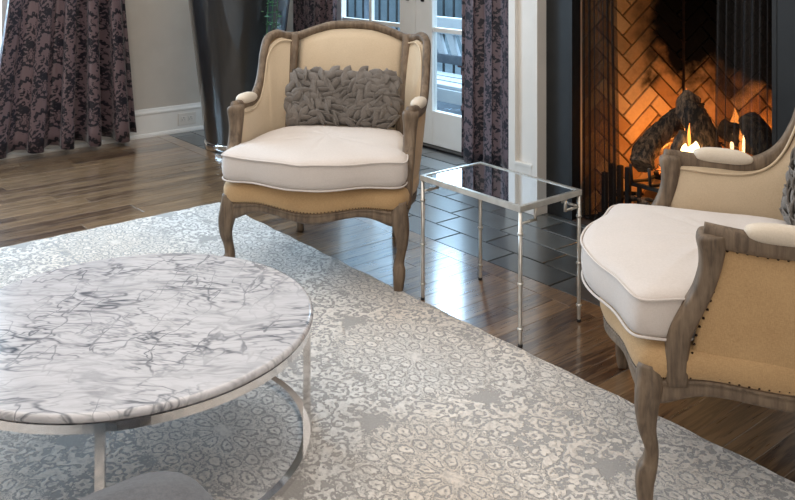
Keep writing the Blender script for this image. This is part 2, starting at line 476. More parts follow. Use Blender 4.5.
# slate tiles in running bond
TY, TX = .163, .335
row = 0; y = HE
while y < DW - .01:
    y1 = min(y + TY, DW)
    off = (0, .16, .09, .2, .05, .17, .1, .2)[row % 8]
    x = -2.915 - 9 * TX + (off if row else 0) + (-.0 if row else 0)
    while x < .9:
        a, b = max(x, LW + .015), min(x + TX, .95)
        ye = min(y1, FW + .02) if a > -3.08 else y1
        if b - a > .02 and ye - y > .02:
            plank('slate_tile', a, b, y, ye, -rb.uniform(0, .0012), 'slate', floor, g=.0035, c=.002)
        x += TX
    y = y1; row += 1

# left wall with a window opening (y .35..1.47, z .62..2.1)
wy0, wy1, wz0, wz1 = .30, 1.50, .66, 2.15
m = MB()
m.box((LW - .16, YB, -.02), (LW, wy0, ZC)); m.box((LW - .16, wy1, -.02), (LW, DW + .16, ZC))
m.box((LW - .16, wy0, -.02), (LW, wy1, wz0)); m.box((LW - .16, wy0, wz1), (LW, wy1, ZC))
struct(m.build('wall_left', 'wall'))
def molding(name, prof, p0, p1, nrm, mat='trim', parent=None):
    """extrude a (depth, z) profile from p0 to p1 (2-D points), depth along nrm"""
    V = []
    for p in (p0, p1):
        for d, z in prof: V.append((p[0] + nrm[0] * d, p[1] + nrm[1] * d, z))
    k = len(prof); F = [(i, (i + 1) % k, k + (i + 1) % k, k + i) for i in range(k)] + [tuple(range(k))[::-1], tuple(range(k, 2 * k))]
    return recalc(link(name, mesh(name, V, F), mat, parent))
BASE = [(-.001, 0), (.030, 0), (.030, .012), (.026, .022), (.017, .027), (.017, .150), (.022, .158), (.022, .166), (.014, .176), (.009, .190), (-.001, .192)]
struct(molding('baseboard_left', BASE, (LW, YB), (LW, DW), (1, 0)))
# window in the left wall
win = struct(empty('window_1', (LW, (wy0 + wy1) / 2, wz0)))
def wpart(name, a, b, mat, bev=.004): return boxo(name, tuple(a[i] - win.location[i] for i in range(3)), tuple(b[i] - win.location[i] for i in range(3)), mat, win, bev)
wpart('casing', (LW - .01, wy1 - .005, wz0), (LW + .022, wy1 + .085, wz1 + .085), 'trim')
wpart('casing', (LW - .01, wy0 - .085, wz0), (LW + .022, wy0 + .005, wz1 + .085), 'trim')
wpart('casing', (LW - .01, wy0 + .005, wz1 - .005), (LW + .020, wy1 - .005, wz1 + .085), 'trim')
wpart('sill', (LW - .10, wy0 - .11, wz0 - .032), (LW + .055, wy1 + .11, wz0), 'trim', .008)
wpart('apron', (LW - .001, wy0 - .085, wz0 - .145), (LW + .016, wy1 + .085, wz0 - .033), 'trim')
wpart('sash', (LW - .09, wy1 - .055, wz0), (LW - .05, wy1, wz1), 'trim'); wpart('sash', (LW - .09, wy0, wz0), (LW - .05, wy0 + .055, wz1), 'trim')
wpart('sash', (LW - .09, wy0 + .055, wz0), (LW - .05, wy1 - .055, wz0 + .06), 'trim'); wpart('sash', (LW - .09, wy0 + .055, wz1 - .05), (LW - .05, wy1 - .055, wz1), 'trim')
wpart('muntin', (LW - .085, (wy0 + wy1) / 2 - .012, wz0 + .06), (LW - .055, (wy0 + wy1) / 2 + .012, wz1 - .05), 'trim')
wpart('glass_pane', (LW - .073, wy0 + .05, wz0 + .055), (LW - .069, wy1 - .05, wz1 - .045), 'glass', 0)

# door wall with the french doors
dx0, dx1, dz1 = -5.47, -3.39, 2.08
m = MB()
m.box((LW - .16, DW, -.02), (dx0, DW + .16, ZC)); m.box((dx1, DW, -.02), (-2.95, DW + .16, ZC)); m.box((dx0, DW, dz1), (dx1, DW + .16, ZC))
struct(m.build('wall_back', 'wall'))
struct(molding('baseboard_back', BASE, (LW, DW), (dx0 - .08, DW), (0, -1)))
m = MB(); m.box((dx0 - .085, DW - .022, 0), (dx0 + .005, DW + .01, dz1 + .085), .004); m.box((dx1 - .005, DW - .022, 0), (dx1 + .085, DW + .01, dz1 + .085), .004)
m.box((dx0, DW - .022, dz1), (dx1, DW + .01, dz1 + .085), .004); m.box((dx0, DW, -.01), (dx0 + .02, DW + .15, dz1)); m.box((dx1 - .02, DW, -.01), (dx1, DW + .15, dz1)); m.box((dx0, DW, dz1 - .02), (dx1, DW + .15, dz1 + .001))
struct(m.build('trim_1', 'trim'))
struct(boxo('trim_2', (dx0, DW - .01, -.012), (dx1, DW + .15, .012), 'brass', None, .003))
def door_leaf(n, x0, x1, latch_side):
    d = struct(empty('door_%d' % n, (x0, DW + .035, .014)))
    W = x1 - x0; st = .165; mt = .03; zb, zt = .222, dz1 - .16; T = .045
    boxo('stile', (0, 0, 0), (st, T, dz1 - .036), 'trim', d, .003); boxo('stile', (W - st, 0, 0), (W, T, dz1 - .036), 'trim', d, .003)
    boxo('bottom_rail', (st, .001, 0), (W - st, T - .001, zb), 'trim', d, .003); boxo('top_rail', (st, .001, zt), (W - st, T - .001, dz1 - .036), 'trim', d, .003)
    xm = (st + W - st) / 2
    boxo('muntin', (xm - mt / 2, .008, zb), (xm + mt / 2, T - .008, zt), 'trim', d, .005)
    zs = [zb, .752, 1.275, zt]
    for k in (1, 2):
        for (a, b) in ((st, xm - mt / 2), (xm + mt / 2, W - st)): boxo('muntin', (a, .008, zs[k] - mt / 2), (b, T - .008, zs[k] + mt / 2), 'trim', d, .005)
    for k in range(3):
        for (a, b) in ((st, xm - mt / 2), (xm + mt / 2, W - st)):
            boxo('glass_pane', (a, T / 2 - .002, zs[k] + (mt / 2 if k else 0)), (b, T / 2 + .002, zs[k + 1] - (mt / 2 if k < 2 else 0)), 'glass', d)
    lx = W - .075 if latch_side > 0 else .075
    h = MB(); h.box((lx - .013, -.012, .93), (lx + .013, .0, 1.13), .004)
    V, F = tube_vf([(lx, -.005, 1.03), (lx, -.045, 1.03), (lx - latch_side * .10, -.048, 1.03)], .008); h.add(V, F)
    h.build('door_handle', 'brass', d)
    return d
door_leaf(1, dx0 + .022, -4.433, 1); door_leaf(2, -4.429, dx1 - .022, -1)

# chimney breast, fireplace
ox0, ox1, oz1 = -2.716, -1.686, 1.22            # opening
sx0, sx1, sz1 = -2.862, -1.540, 1.36            # black slate surround
m = MB()
m.box((-3.06, FW + .004, -.01), (ox0, FW + .14, ZC)); m.box((ox1, FW + .004, -.01), (XR, FW + .14, ZC)); m.box((ox0, FW + .004, oz1), (ox1, FW + .14, ZC)); m.box((-3.06, FW + .14, -.01), (-2.95, DW, ZC))
struct(m.build('wall_chimney', 'trim'))
fp = tag(empty('fireplace', ((ox0 + ox1) / 2, FW, 0)), 'built-in wood-burning fireplace with herringbone firebrick and black slate surround', 'fireplace')
fx, fy = (ox0 + ox1) / 2, FW
def F3(p): return (p[0] - fx, p[1] - fy, p[2])
def fbox(name, a, b, mat, bev=0., parent=fp): return boxo(name, F3(a), F3(b), mat, parent, bev)
fbox('surround_slab', (sx0, FW - .012, 0), (ox0, FW + .006, oz1), 'black', .002); fbox('surround_slab', (ox1, FW - .012, 0), (sx1, FW + .006, oz1), 'black', .002)
fbox('surround_slab', (sx0, FW - .012, oz1 + .002), (sx1, FW + .006, sz1), 'black', .002)
m = MB(); m.box(F3((ox0 - .001, FW - .014, 0)), F3((ox0 + .018, FW + .05, oz1))); m.box(F3((ox1 - .018, FW - .014, 0)), F3((ox1 + .001, FW + .05, oz1))); m.box(F3((ox0, FW - .014, oz1 - .018)), F3((ox1, FW + .05, oz1 + .001)))
m.build('metal_frame', 'iron', fp)
# firebox shell
FB = FW + .58; bx0, bx1 = ox0 + .255, ox1 - .255
m = MB()
m.add([F3(p) for p in [(ox0 - .04, FW + .05, -.01), (bx0 - .04, FB + .04, -.01), (bx0 - .04, FB + .04, 1.5), (ox0 - .04, FW + .05, 1.5), (ox0 - .10, FW + .05, -.01), (bx0 - .1, FB + .1, -.01), (bx0 - .1, FB + .1, 1.5), (ox0 - .1, FW + .05, 1.5)]],
      [(0, 1, 2, 3), (7, 6, 5, 4), (0, 4, 5, 1), (3, 2, 6, 7), (0, 3, 7, 4), (1, 5, 6, 2)])
m.add([F3(p) for p in [(ox1 + .04, FW + .05, -.01), (bx1 + .04, FB + .04, -.01), (bx1 + .04, FB + .04, 1.5), (ox1 + .04, FW + .05, 1.5), (ox1 + .10, FW + .05, -.01), (bx1 + .1, FB + .1, -.01), (bx1 + .1, FB + .1, 1.5), (ox1 + .1, FW + .05, 1.5)]],
      [(3, 2, 1, 0), (4, 5, 6, 7), (1, 5, 4, 0), (7, 6, 2, 3), (4, 7, 3, 0), (2, 6, 5, 1)])
m.box(F3((bx0 - .1, FB + .035, -.01)), F3((bx1 + .1, FB + .10, 1.5))); m.box(F3((ox0 - .1, FW + .02, 1.5)), F3((ox1 + .1, FB + .1, 1.56)))
m.build('firebox_shell', 'mortar', fp)
fbox('firebox_floor', (ox0 - .02, FW - .012, -.01), (ox1 + .02, FB + .04, .004), 'mortar')
def clip_poly(P, x0, x1, y0, y1):
    for ax, lim, sg in ((0, x0, 1), (0, x1, -1), (1, y0, 1), (1, y1, -1)):
        Q = []
        for i in range(len(P)):
            a, b = P[i - 1], P[i]; da, db = sg * (a[ax] - lim), sg * (b[ax] - lim)
            if (da < 0) != (db < 0):
                t = da / (da - db); Q.append((a[0] + t * (b[0] - a[0]), a[1] + t * (b[1] - a[1])))
            if db >= 0: Q.append(b)
        P = Q
        if not P: return P
    return P
def herringbone(org, udir, width, height, nrm, bl=.21, bw=.07):
    """bricks at 45 degrees on a vertical wall; org at the bottom corner, udir horizontal"""
    g = .0035; cnt = 0; c45 = math.sqrt(.5); K = int(bl / bw)
    org = Vector(org); udir = Vector(udir).normalized(); nrm = Vector(nrm).normalized()
    for i in range(-60, 60):
        for j in range(-24, 24):
            # lattice of a herringbone with ratio K in brick axes
            for (ox_, oy_, w_, h_) in ((i * bw + j * 2 * bl * 0, 0, 0, 0),):
                pass
            bxx, byy = i * bw, i * bw + j * 2 * bl
            for rect in ((bxx, byy, bxx + bl, byy + bw), (bxx, byy + bw, bxx + bw, byy + bw + bl)):
                P = [(rect[0] + g, rect[1] + g), (rect[2] - g, rect[1] + g), (rect[2] - g, rect[3] - g), (rect[0] + g, rect[3] - g)]
                P = [((a - b) * c45 + width * .52, (a + b) * c45 + .13) for a, b in P]
                P = clip_poly(P, .003, width - .003, .0, height)
                if len(P) < 3: continue
                ar = abs(sum(P[k - 1][0] * P[k][1] - P[k][0] * P[k - 1][1] for k in range(len(P)))) / 2
                if ar < 1.5e-4: continue
                t = rb.uniform(-.0015, .0015); n = len(P)
                cx_ = sum(p[0] for p in P) / n; cy_ = sum(p[1] for p in P) / n
                V = [org + udir * p[0] + Vector((0, 0, p[1])) - nrm * .02 for p in P] + [org + udir * p[0] + Vector((0, 0, p[1])) + nrm * t for p in P]
                V += [org + udir * (p[0] + (cx_ - p[0]) * .03) + Vector((0, 0, p[1] + (cy_ - p[1]) * .03)) + nrm * (t + .003) for p in P]
                F = [tuple(range(n))[::-1], tuple(range(2 * n, 3 * n))] + [(k, (k + 1) % n, n + (k + 1) % n, n + k) for k in range(n)] + [(n + k, n + (k + 1) % n, 2 * n + (k + 1) % n, 2 * n + k) for k in range(n)]
                o = link('brick', mesh('brick', [F3(v) for v in V], F), 'brick', fp); recalc(o); cnt += 1
    return cnt
sl = math.hypot(bx0 - ox0, FB - FW - .05)
herringbone((ox0 - .02, FW + .052, 0), (bx0 - ox0, FB - FW - .05, 0), sl - .0, 1.30, (FB - FW - .05, -(bx0 - ox0), 0))
herringbone((bx0 - .02, FB + .018, 0), (1, 0, 0), bx1 - bx0 + .04, 1.30, (0, -1, 0))
# mantel pilasters and shelf
def pilaster(x0, x1):
    t = struct(empty('trim_3' if x0 < -2.5 else 'trim_4', ((x0 + x1) / 2, FW, 0))); c = t.location
    L = lambda a: (a[0] - c[0], a[1] - c[1], a[2]); yf = 3.205
    boxo('plinth_block', L((x0 - .008, yf - .014, 0)), L((x1 + .008, FW, .155)), 'trim', t, .003)
    W = x1 - x0; s = .046
    boxo('stile', L((x0, yf, .155)), L((x0 + s, FW, 1.42)), 'trim', t, .0025); boxo('stile', L((x1 - .035, yf, .155)), L((x1, FW, 1.42)), 'trim', t, .0025)
    boxo('rail', L((x0 + s, yf, .155)), L((x1 - .035, FW, .225)), 'trim', t, .0025); boxo('rail', L((x0 + s, yf, 1.33)), L((x1 - .035, FW, 1.42)), 'trim', t, .0025)
    boxo('recessed_panel', L((x0 + s, yf + .022, .225)), L((x1 - .035, FW, 1.33)), 'trim', t)
    boxo('panel_ledge', L((x0 + s - .004, yf - .004, .222)), L((x1 - .033, yf + .024, .238)), 'trim', t, .003)
    return t
pilaster(-3.055, -2.862); pilaster(-1.540, -1.347)
m = MB(); m.box((-3.08, 3.19, 1.42), (-1.32, FW + .004, 1.56), .004); m.box((-3.14, 3.12, 1.56), (-1.26, FW + .004, 1.61), .006); m.box((sx0, 3.25, sz1), (sx1, FW + .004, 1.42)); struct(m.build('trim_5', 'trim'))
# rest of the shell
struct(boxo('wall_right', (XR, YB, -.02), (XR + .16, DW + .16, ZC), 'wall')); struct(boxo('wall_front', (LW - .16, YB - .16, -.02), (XR + .16, YB, ZC), 'wall'))
struct(boxo('ceiling', (LW - .16, YB - .16, ZC), (XR + .16, DW + .16, ZC + .12), 'ceiling'))

# outlet on the baseboard
o = tag(empty('wall_outlet', (LW + .017, 2.725, .092)), 'off-white wall outlet set sideways in the baseboard left of the planter', 'outlet')
boxo('cover_plate', (0, -.068, -.042), (.006, .068, .042), 'plate', o, .002)
for s in (-1, 1):
    r = boxo('receptacle', (.005, s * .027 - .020, -.017), (.0085, s * .027 + .020, .017), 'plate', o, .0015)
    q = MB(); q.box((.008, s * .027 - .010, -.009), (.0088, s * .027 - .008, .001)); q.box((.008, s * .027 + .006, -.009), (.0088, s * .027 + .008, .001)); q.box((.008, s * .027 - .003, .006), (.0088, s * .027 + .003, .012)); q.build('slot', 'dark', r)

# ------------------------------------------------------------------ outside the doors and window
struct(boxo('floor_terrace', (-9.5, DW + .16, -.16), (-1.5, 5.6, -.05), 'deck'))
struct(boxo('floor_garden', (-40, -30, -.6), (20, 45, -.5), 'snow'))
rl = tag(empty('balcony_railing', (-6.0, 5.4, -.05)), 'black metal railing with thin upright balusters beyond the glass doors', 'railing')
boxo('top_rail', (-3.2, -.02, .98), (2.6, .02, 1.02), 'iron', rl, .004); boxo('bottom_rail', (-3.2, -.015, .08), (2.6, .015, .11), 'iron', rl, .003)
for k in range(42):
    boxo('baluster', (-3.15 + k * .138, -.008, .11), (-3.134 + k * .138, .008, .98), 'iron', rl)
bn = tag(empty('garden_bench', (-4.75, 4.6, -.05)), 'white painted outdoor bench with slanted slats on the terrace behind the glass', 'bench')
boxo('top_rail', (-.62, -.03, .67), (.62, .03, .80), 'outpaint', bn, .006)
for k in range(9):
    x0 = -.60 + k * .15
    V = [(x0, -.015, .68), (x0 + .075, -.015, .68), (x0 + .155, -.015, .50), (x0 + .08, -.015, .50)]; V += [(a, .015, c) for a, b, c in V]
    recalc(link('back_slat', mesh('back_slat', V, [(0, 1, 2, 3), (7, 6, 5, 4), (0, 4, 5, 1), (1, 5, 6, 2), (2, 6, 7, 3), (3, 7, 4, 0)]), 'outpaint', bn))
boxo('back_rail', (-.62, -.03, .44), (.66, .03, .51), 'deck', bn, .005)
for k in range(3): boxo('seat_slat', (-.62, -.50 + k * .15, .36), (.66, -.38 + k * .15, .385), 'outpaint', bn, .004)
boxo('front_rail', (-.62, -.52, .27), (.66, -.49, .36), 'outpaint', bn, .004)
for (a, b) in ((-.60, -.5), (.58, -.5), (-.60, -.02), (.58, -.02)): boxo('leg', (a, b, 0), (a + .06, b + .05, .36 if b < -.1 else .68), 'outpaint', bn, .004)
fl = tag(empty('storage_box', (-4.86, 5.05, -.05)), 'dull red box standing behind the white outdoor bench', 'box')
boxo('body', (-.35, -.15, 0), (.35, .15, .36), 'redbrick', fl, .01); boxo('lid', (-.37, -.17, .36), (.37, .17, .40), 'redbrick', fl, .01)
fn = tag(empty('backdrop_fence', (-11, 12.5, -.5)), 'long pale fence added as a dim backdrop in the distance behind the railing', 'fence')  # added low fence: dims the direct view, leaves open sky for reflections
boxo('backdrop_panel', (-12, -.1, 0), (9, .1, 1.55), 'snow', fn); boxo('coping', (-12, -.16, 1.55), (9, .16, 1.63), 'outpaint', fn, .01)
def tree(x, y, h, seed, label):
    r = random.Random(seed); t = tag(empty('bare_tree', (x, y, -.5)), label, 'tree'); m = MB()
    def br(p, d, L, rad, lev):
        q = p + d * L
        V, F = tube_vf([tuple(p), tuple((p + q) / 2 + Vector((r.uniform(-.05, .05) * L, r.uniform(-.05, .05) * L, 0))), tuple(q)], [rad, rad * .85, rad * .65], 5, ref=(1, .3, 0)); m.add(V, F)
        if lev:
            for _ in range(3):
                dd = (d + Vector((r.uniform(-.7, .7), r.uniform(-.7, .7), r.uniform(-.1, .4)))).normalized(); br(q, dd, L * .68, rad * .6, lev - 1)
    br(Vector((0, 0, 0)), Vector((0, 0, 1)), h * .35, .12, 4); m.build('branches', 'tree', t)
tree(-12.5, 9.5, 6, 1, 'pale bare tree beyond the railing, seen through the left door'); tree(-9.6, 9.8, 5, 2, 'pale bare tree beyond the railing, seen through the right door')

# ------------------------------------------------------------------ rug
rg = MB()
rx0, ry1 = -4.03, 2.10
nx = 120
edge = [(rx0 + .004 * math.sin(k * 1.7), ry1 - 5.2 + k * 5.2 / nx) for k in range(nx)] + [(rx0 + k * 5.0 / nx, ry1 + .003 * math.sin(k * 1.3)) for k in range(nx)] + [(rx0 + 5.0, ry1), (rx0 + 5.0, ry1 - 5.2)]
cxr, cyr = rx0 + 2.5, ry1 - 2.6
V = []; 
for s, z in ((0, .0), (0, .005), (.004, .008)):
    for (a, b) in edge: V.append((a + s * (1 if a < cxr else -1), b + s * (1 if b < cyr else -1), z))
n = len(edge); F = [(i, (i + 1) % n, n + (i + 1) % n, n + i) for i in range(n)] + [(n + i, n + (i + 1) % n, 2 * n + (i + 1) % n, 2 * n + i) for i in range(n)] + [tuple(2 * n + i for i in range(n))]
rug = recalc(link('area_rug', mesh('area_rug', V, F), 'rug'))
tag(rug, 'large silver grey and off-white damask rug with worn medallion pattern', 'rug')

# ------------------------------------------------------------------ marble coffee table
RZ = .008
CT = Vector((-2.215, .897, RZ)); tb = tag(empty('coffee_table', CT), 'round white marble coffee table with grey veins on a chrome ring base', 'coffee table')
R0 = .478; zt = .35 - RZ
V, F = lathe_vf([(R0 - .02, zt - .022), (R0 - .008, zt - .021), (R0 - .001, zt - .015), (R0, zt - .009), (R0 - .004, zt - .002), (R0 - .010, zt)], 128)
mt_ = link('marble_top', mesh('marble_top', V, F), 'marble', tb, True); mt_.data.polygons[-1].use_smooth = False; mt_.data.polygons[-2].use_smooth = False
def ring(name, r, z0, z1, t, parent):
    V, F = lathe_vf([(r - t, z0), (r, z0), (r, z1), (r - t, z1), (r - t, z0)], 128); F = F[:-2]
    return link(name, mesh(name, V, F), 'chrome', parent)
ring('top_ring', R0 - .006, zt - .042, zt - .0225, .018, tb); ring('base_ring', R0 - .008, 0, .020, .020, tb)
cdir = lambda a, b: Vector((a * math.cos(TH) + b * math.sin(TH), -a * math.sin(TH) + b * math.cos(TH), 0))   # camera right/forward -> room
for ang in (-80, 8, 98, 188):
    d = cdir(math.cos(math.radians(ang)), math.sin(math.radians(ang)))
    t = Vector((-d.y, d.x, 0)); V = []
    for z in (.018, zt - .040):
        for (u, w) in ((-.010, -.028), (.010, -.028), (.010, -.008), (-.010, -.008)): V.append(tuple(d * (R0 + w) + t * u + Vector((0, 0, z))))
    recalc(link('leg', mesh('leg', V, [(0, 1, 2, 3), (7, 6, 5, 4), (0, 4, 5, 1), (1, 5, 6, 2), (2, 6, 7, 3), (3, 7, 4, 0)]), 'chrome', tb))

# ------------------------------------------------------------------ side table
st = tag(empty('side_table', (-2.211, 2.268, 0)), 'small rectangular silver metal side table with mirrored glass top', 'side table')
hx, hy, hz = .254, .158, .465
def bar(path, r, name, parent, mat='silver', n=10):
    V, F = tube_vf(path, r, n); return link(name, mesh(name, V, F), mat, parent, True)
rim = MB()
for a, b in (((-hx, -hy), (hx, -hy + .014)), ((-hx, hy - .014), (hx, hy)), ((-hx, -hy + .014), (-hx + .014, hy - .014)), ((hx - .014, -hy + .014), (hx, hy - .014))):
    rim.box((a[0], a[1], hz - .020), (b[0], b[1], hz), .0015)
rim.build('top_frame', 'silver', st)
boxo('mirror_top', (-hx + .012, -hy + .012, hz - .010), (hx - .012, hy - .012, hz - .003), 'mirror', st)
for sx in (-1, 1):
    for sy in (-1, 1):
        lx, ly = sx * (hx - .008), sy * (hy - .008)
        V, F = lathe_vf([(.006, 0), (.0065, .01), (.0068, .055), (.0068, .2), (.0068, hz - .02)], 14, (lx, ly)); lg = MB().add(V, F)
        for z in (.059, .207, .372):
            V, F = lathe_vf([(.0065, z - .005), (.0100, z - .003), (.0105, z), (.0100, z + .003), (.0065, z + .005)], 14, (lx, ly)); lg.add(V, F)
        lo = lg.build('leg', 'silver', st, True)
        V, F = lathe_vf([(.0078, 0), (.0082, .003), (.0078, .010)], 12, (lx, ly)); link('foot_cap', mesh('foot_cap', V, F), 'iron', lo, True)
        zb = .405
        br = MB()
        V, F = tube_vf([(lx, ly, zb), (lx, ly - sy * .075, zb)], .0048, 8); br.add(V, F)
        V, F = tube_vf([(lx, ly - sy * .073, zb - .004), (lx, ly - sy * .073, hz - .018)], .0055, 8, ref=(1, 0, 0)); br.add(V, F)
        V, F = tube_vf([(lx, ly - sy * .038, zb), (lx, ly - sy * .042, zb)], .0068, 8); br.add(V, F)
        br.build('corner_bracket', 'silver', st, True)
        if sy > 0:
            br = MB(); V, F = tube_vf([(lx, ly, zb), (lx - sx * .075, ly, zb)], .0048, 8); br.add(V, F)
            V, F = tube_vf([(lx - sx * .073, ly, zb - .004), (lx - sx * .073, ly, hz - .018)], .0055, 8, ref=(1, 0, 0)); br.add(V, F)
            br.build('corner_bracket', 'silver', st, True)

# ------------------------------------------------------------------ armchairs
def mir(P, s): P = np.array(P, float).copy(); P[:, 0] *= s; return P
FRAME = [(0, .420, .945), (.10, .418, .940), (.18, .410, .917), (.25, .395, .893), (.30, .370, .893), (.340, .335, .906), (.368, .285, .885),
         (.374, .248, .83), (.375, .228, .77), (.375, .196, .705), (.376, .150, .660), (.377, .08, .636), (.376, -.02, .638), (.370, -.11, .648), (.362, -.165, .655)]
def make_chair():
    ch = empty('armchair')
    W = 'wood'
    # apron rail, following the bowed seat front and the sides
    plan = [(-.25, .34), (-.31, .22), (-.350, .05), (-.358, -.15), (-.352, -.262), (-.315, -.302), (-.20, -.325), (0, -.362), (.20, -.325), (.315, -.302), (.352, -.262), (.358, -.15), (.350, .05), (.31, .22), (.25, .34)]
    ztop = [.288, .288, .290, .314, .306, .306, .316, .297, .316, .306, .306, .314, .290, .288, .288]
    zbot = [.240, .243, .248, .274, .245, .245, .282, .258, .282, .245, .245, .274, .248, .243, .240]
    pl = cat([(a, b, t, u) for (a, b), t, u in zip(plan, ztop, zbot)], 8)
    G = []
    for i, (x_, y_, zt_, zb_) in enumerate(pl):
        T = pl[min(i + 1, len(pl) - 1)][:2] - pl[max(i - 1, 0)][:2]; T /= np.linalg.norm(T); nn = np.array([T[1], -T[0]])
        row_ = []
        for f_, off in ((0, -.004), (.12, .004), (.3, .008), (.6, .008), (.78, .005), (.82, .010), (1.0, .008), (1.0, -.004)):
            p = np.array([x_, y_]) + nn * off; row_.append((p[0], p[1], zb_ + (zt_ - zb_) * f_))
        G.append(row_)
    slab('seat_rail', G, .018, W, ch)
    boxo('seat_rail', (-.25, .325, .24), (.25, .350, .29), W, ch, .004)
    # upholstered seat edge
    G = []
    for i, (x_, y_, zt_, zb_) in enumerate(pl):
        T = pl[min(i + 1, len(pl) - 1)][:2] - pl[max(i - 1, 0)][:2]; T /= np.linalg.norm(T); nn = np.array([T[1], -T[0]])
        row_ = []
        for f_, off in ((0, .003), (.05, .009), (.3, .018), (.6, .019), (.82, .012), (.95, -.004), (1.0, -.03), (1.0, -.10)):
            p = np.array([x_, y_]) + nn * off; row_.append((p[0], p[1], zt_ + (.392 - zt_) * f_))
        G.append(row_)
    k0 = [i for i, p in enumerate(pl) if p[1] < .10]
    slab('seat_upholstery', [G[i] for i in range(k0[0], k0[-1] + 1)], .004, 'tan', ch)
    boxo('seat_deck', (-.30, -.27, .33), (.30, .26, .394), 'tan', ch, .02)
    # legs
    for s in (1, -1):
        P = cat([(.333, -.280, .335, .066, .060), (.339, -.284, .285, .070, .064), (.349, -.291, .235, .062, .055), (.352, -.289, .185, .046, .042), (.346, -.279, .140, .036, .033),
                 (.339, -.281, .105, .038, .037), (.340, -.290, .080, .048, .046), (.341, -.294, .055, .046, .044), (.339, -.294, .02, .040, .038), (.338, -.293, .0, .034, .032)], 4)
        sweep('leg', mir(P[:, :3], s), P[:, 3], P[:, 4], W, ch, ref=(1, 0, 0), sec=section(12, 3.2))
        P = cat([(.235, .325, .30, .044, .044), (.233, .322, .2, .038, .038), (.226, .318, .10, .032, .032), (.224, .325, .0, .036, .036)], 4)
        sweep('leg', mir(P[:, :3], s), P[:, 3], P[:, 4], W, ch, ref=(1, 0, 0), sec=section(12, 4))
        # arm support
        P = cat([(.352, -.222, .300, .046, .052), (.356, -.224, .36, .050, .054), (.358, -.217, .42, .050, .054), (.360, -.194, .47, .050, .050), (.360, -.168, .52, .050, .046), (.361, -.152, .57, .052, .048),
                 (.362, -.147, .61, .058, .056), (.363, -.148, .640, .064, .064), (.363, -.150, .656, .060, .058), (.364, -.150, .663, .036, .038)], 4)
        sweep('arm_support', mir(P[:, :3], s), P[:, 3], P[:, 4], W, ch, ref=(1, 0, 0), sec=section(14, 3.6))
    # the one-piece frame of back, wings and arms
    fp_ = [(-a, b, c) for a, b, c in FRAME[:0:-1]] + FRAME
    P = cat(fp_, 6)
    kk = np.abs(np.linspace(-1, 1, len(P))); sweep('back_frame', P, np.interp(kk, [0, .55, .7, 1], [.036, .036, .050, .054]), .036, W, ch, ref=(0, -.3, 1), transport=True, sec=section(14, 2.8))
    bead = P.copy(); C0 = np.array([0, .1, .62])
    for s in (1, -1):
        Q = cat([(.264, .382, .900), (.262, .348, .80), (.260, .308, .66), (.256, .260, .52), (.252, .235, .42)], 5)
        sweep('back_post', mir(Q, s), .036, .034, W, ch, ref=(1, 0, 0), sec=section(12, 3.4))
    Q = cat([(-.24, .262, .44), (0, .262, .44), (.24, .262, .44)], 4); sweep('back_rail', Q, .04, .03, W, ch, ref=(0, 0, 1))
    # inner centre back (upholstered, slightly domed) and outer back
    def back(yoff, bul, x0=.250):
        G = []
        for i in range(17):
            u = i / 16; x_ = -x0 + 2 * x0 * u
            zt_ = np.interp(abs(x_), [0, .10, .18, .25], [.928, .922, .900, .872]); row_ = []
            for j in range(13):
                v = j / 12; z_ = .43 + (zt_ - .43) * v; y_ = np.interp(z_, [.43, .52, .66, .80, .93], [.255, .283, .333, .370, .405])
                d = bul * (1 - abs(2 * u - 1) ** 4) * (1 - abs(2 * v - 1) ** 4)
                row_.append((x_, y_ + yoff - d, z_))
            G.append(row_)
        return G
    slab('back_panel', back(.002, .030), .02, 'cream', ch)
    slab('outer_back_panel', back(.028, -.006, .25), .006, 'tan', ch)
    # wings and arms: inner and outer upholstery between the frame and the seat
    fr = [(.250, .388, .885), (.285, .368, .882), (.318, .340, .888), (.345, .300, .872), (.360, .250, .83), (.364, .228, .77), (.364, .196, .700), (.364, .150, .650), (.362, .08, .627), (.358, -.02, .629), (.356, -.10, .638), (.352, -.150, .640)]
    bo = [(.245, .252, .42), (.262, .238, .42), (.285, .222, .42), (.305, .200, .41), (.318, .175, .41), (.325, .150, .40), (.332, .11, .40), (.338, .06, .40), (.342, .0, .40), (.344, -.06, .40), (.345, -.11, .40), (.343, -.150, .40)]
    fr_ = cat(fr, 4); bo_ = cat(bo, 4)
    fo = fr_ + np.array([.016, .006, 0]); bb = cat([(.255, .345, .292), (.275, .335, .292), (.30, .30, .292), (.315, .27, .292), (.325, .23, .292), (.335, .18, .292), (.345, .12, .292), (.352, .05, .290), (.356, -.02, .292), (.358, -.09, .300), (.359, -.15, .314), (.357, -.20, .320)], 4)
    for s in (1, -1):
        G = []
        for i in range(len(fr_)):
            u = i / (len(fr_) - 1); row_ = []
            for j in range(11):
                v = j / 10; p = bo_[i] * (1 - v) + fr_[i] * v
                d = .018 * (1 - abs(2 * v - 1) ** 4) * (1 - abs(2 * u - 1) ** 8)
                row_.append((s * (p[0] - d * .8), p[1] - d * .6 * max(0, 1 - u * 2.2), p[2]))
            G.append(row_)
        slab('wing_panel', G, .012, 'cream', ch, flip=(s < 0))
        G = []
        for i in range(len(fo)):
            u = i / (len(fo) - 1); row_ = []
            for j in range(11):
                v = j / 10; p = bb[i] * (1 - v) + fo[i] * v
                d = .008 * (1 - abs(2 * v - 1) ** 4) * (1 - abs(2 * u - 1) ** 8)
                row_.append((s * (p[0] + d + .002), p[1], p[2]))
            G.append(row_)
        slab('side_panel', G, .006, 'tan', ch, flip=(s > 0))
        wp = [(s * (p[0] - .010), p[1] - .010, p[2] - .012) for p in fr_[3:]] + [(s * (fr_[-1][0] - .006), fr_[-1][1] + .024, z_) for z_ in (.60, .56, .52)]
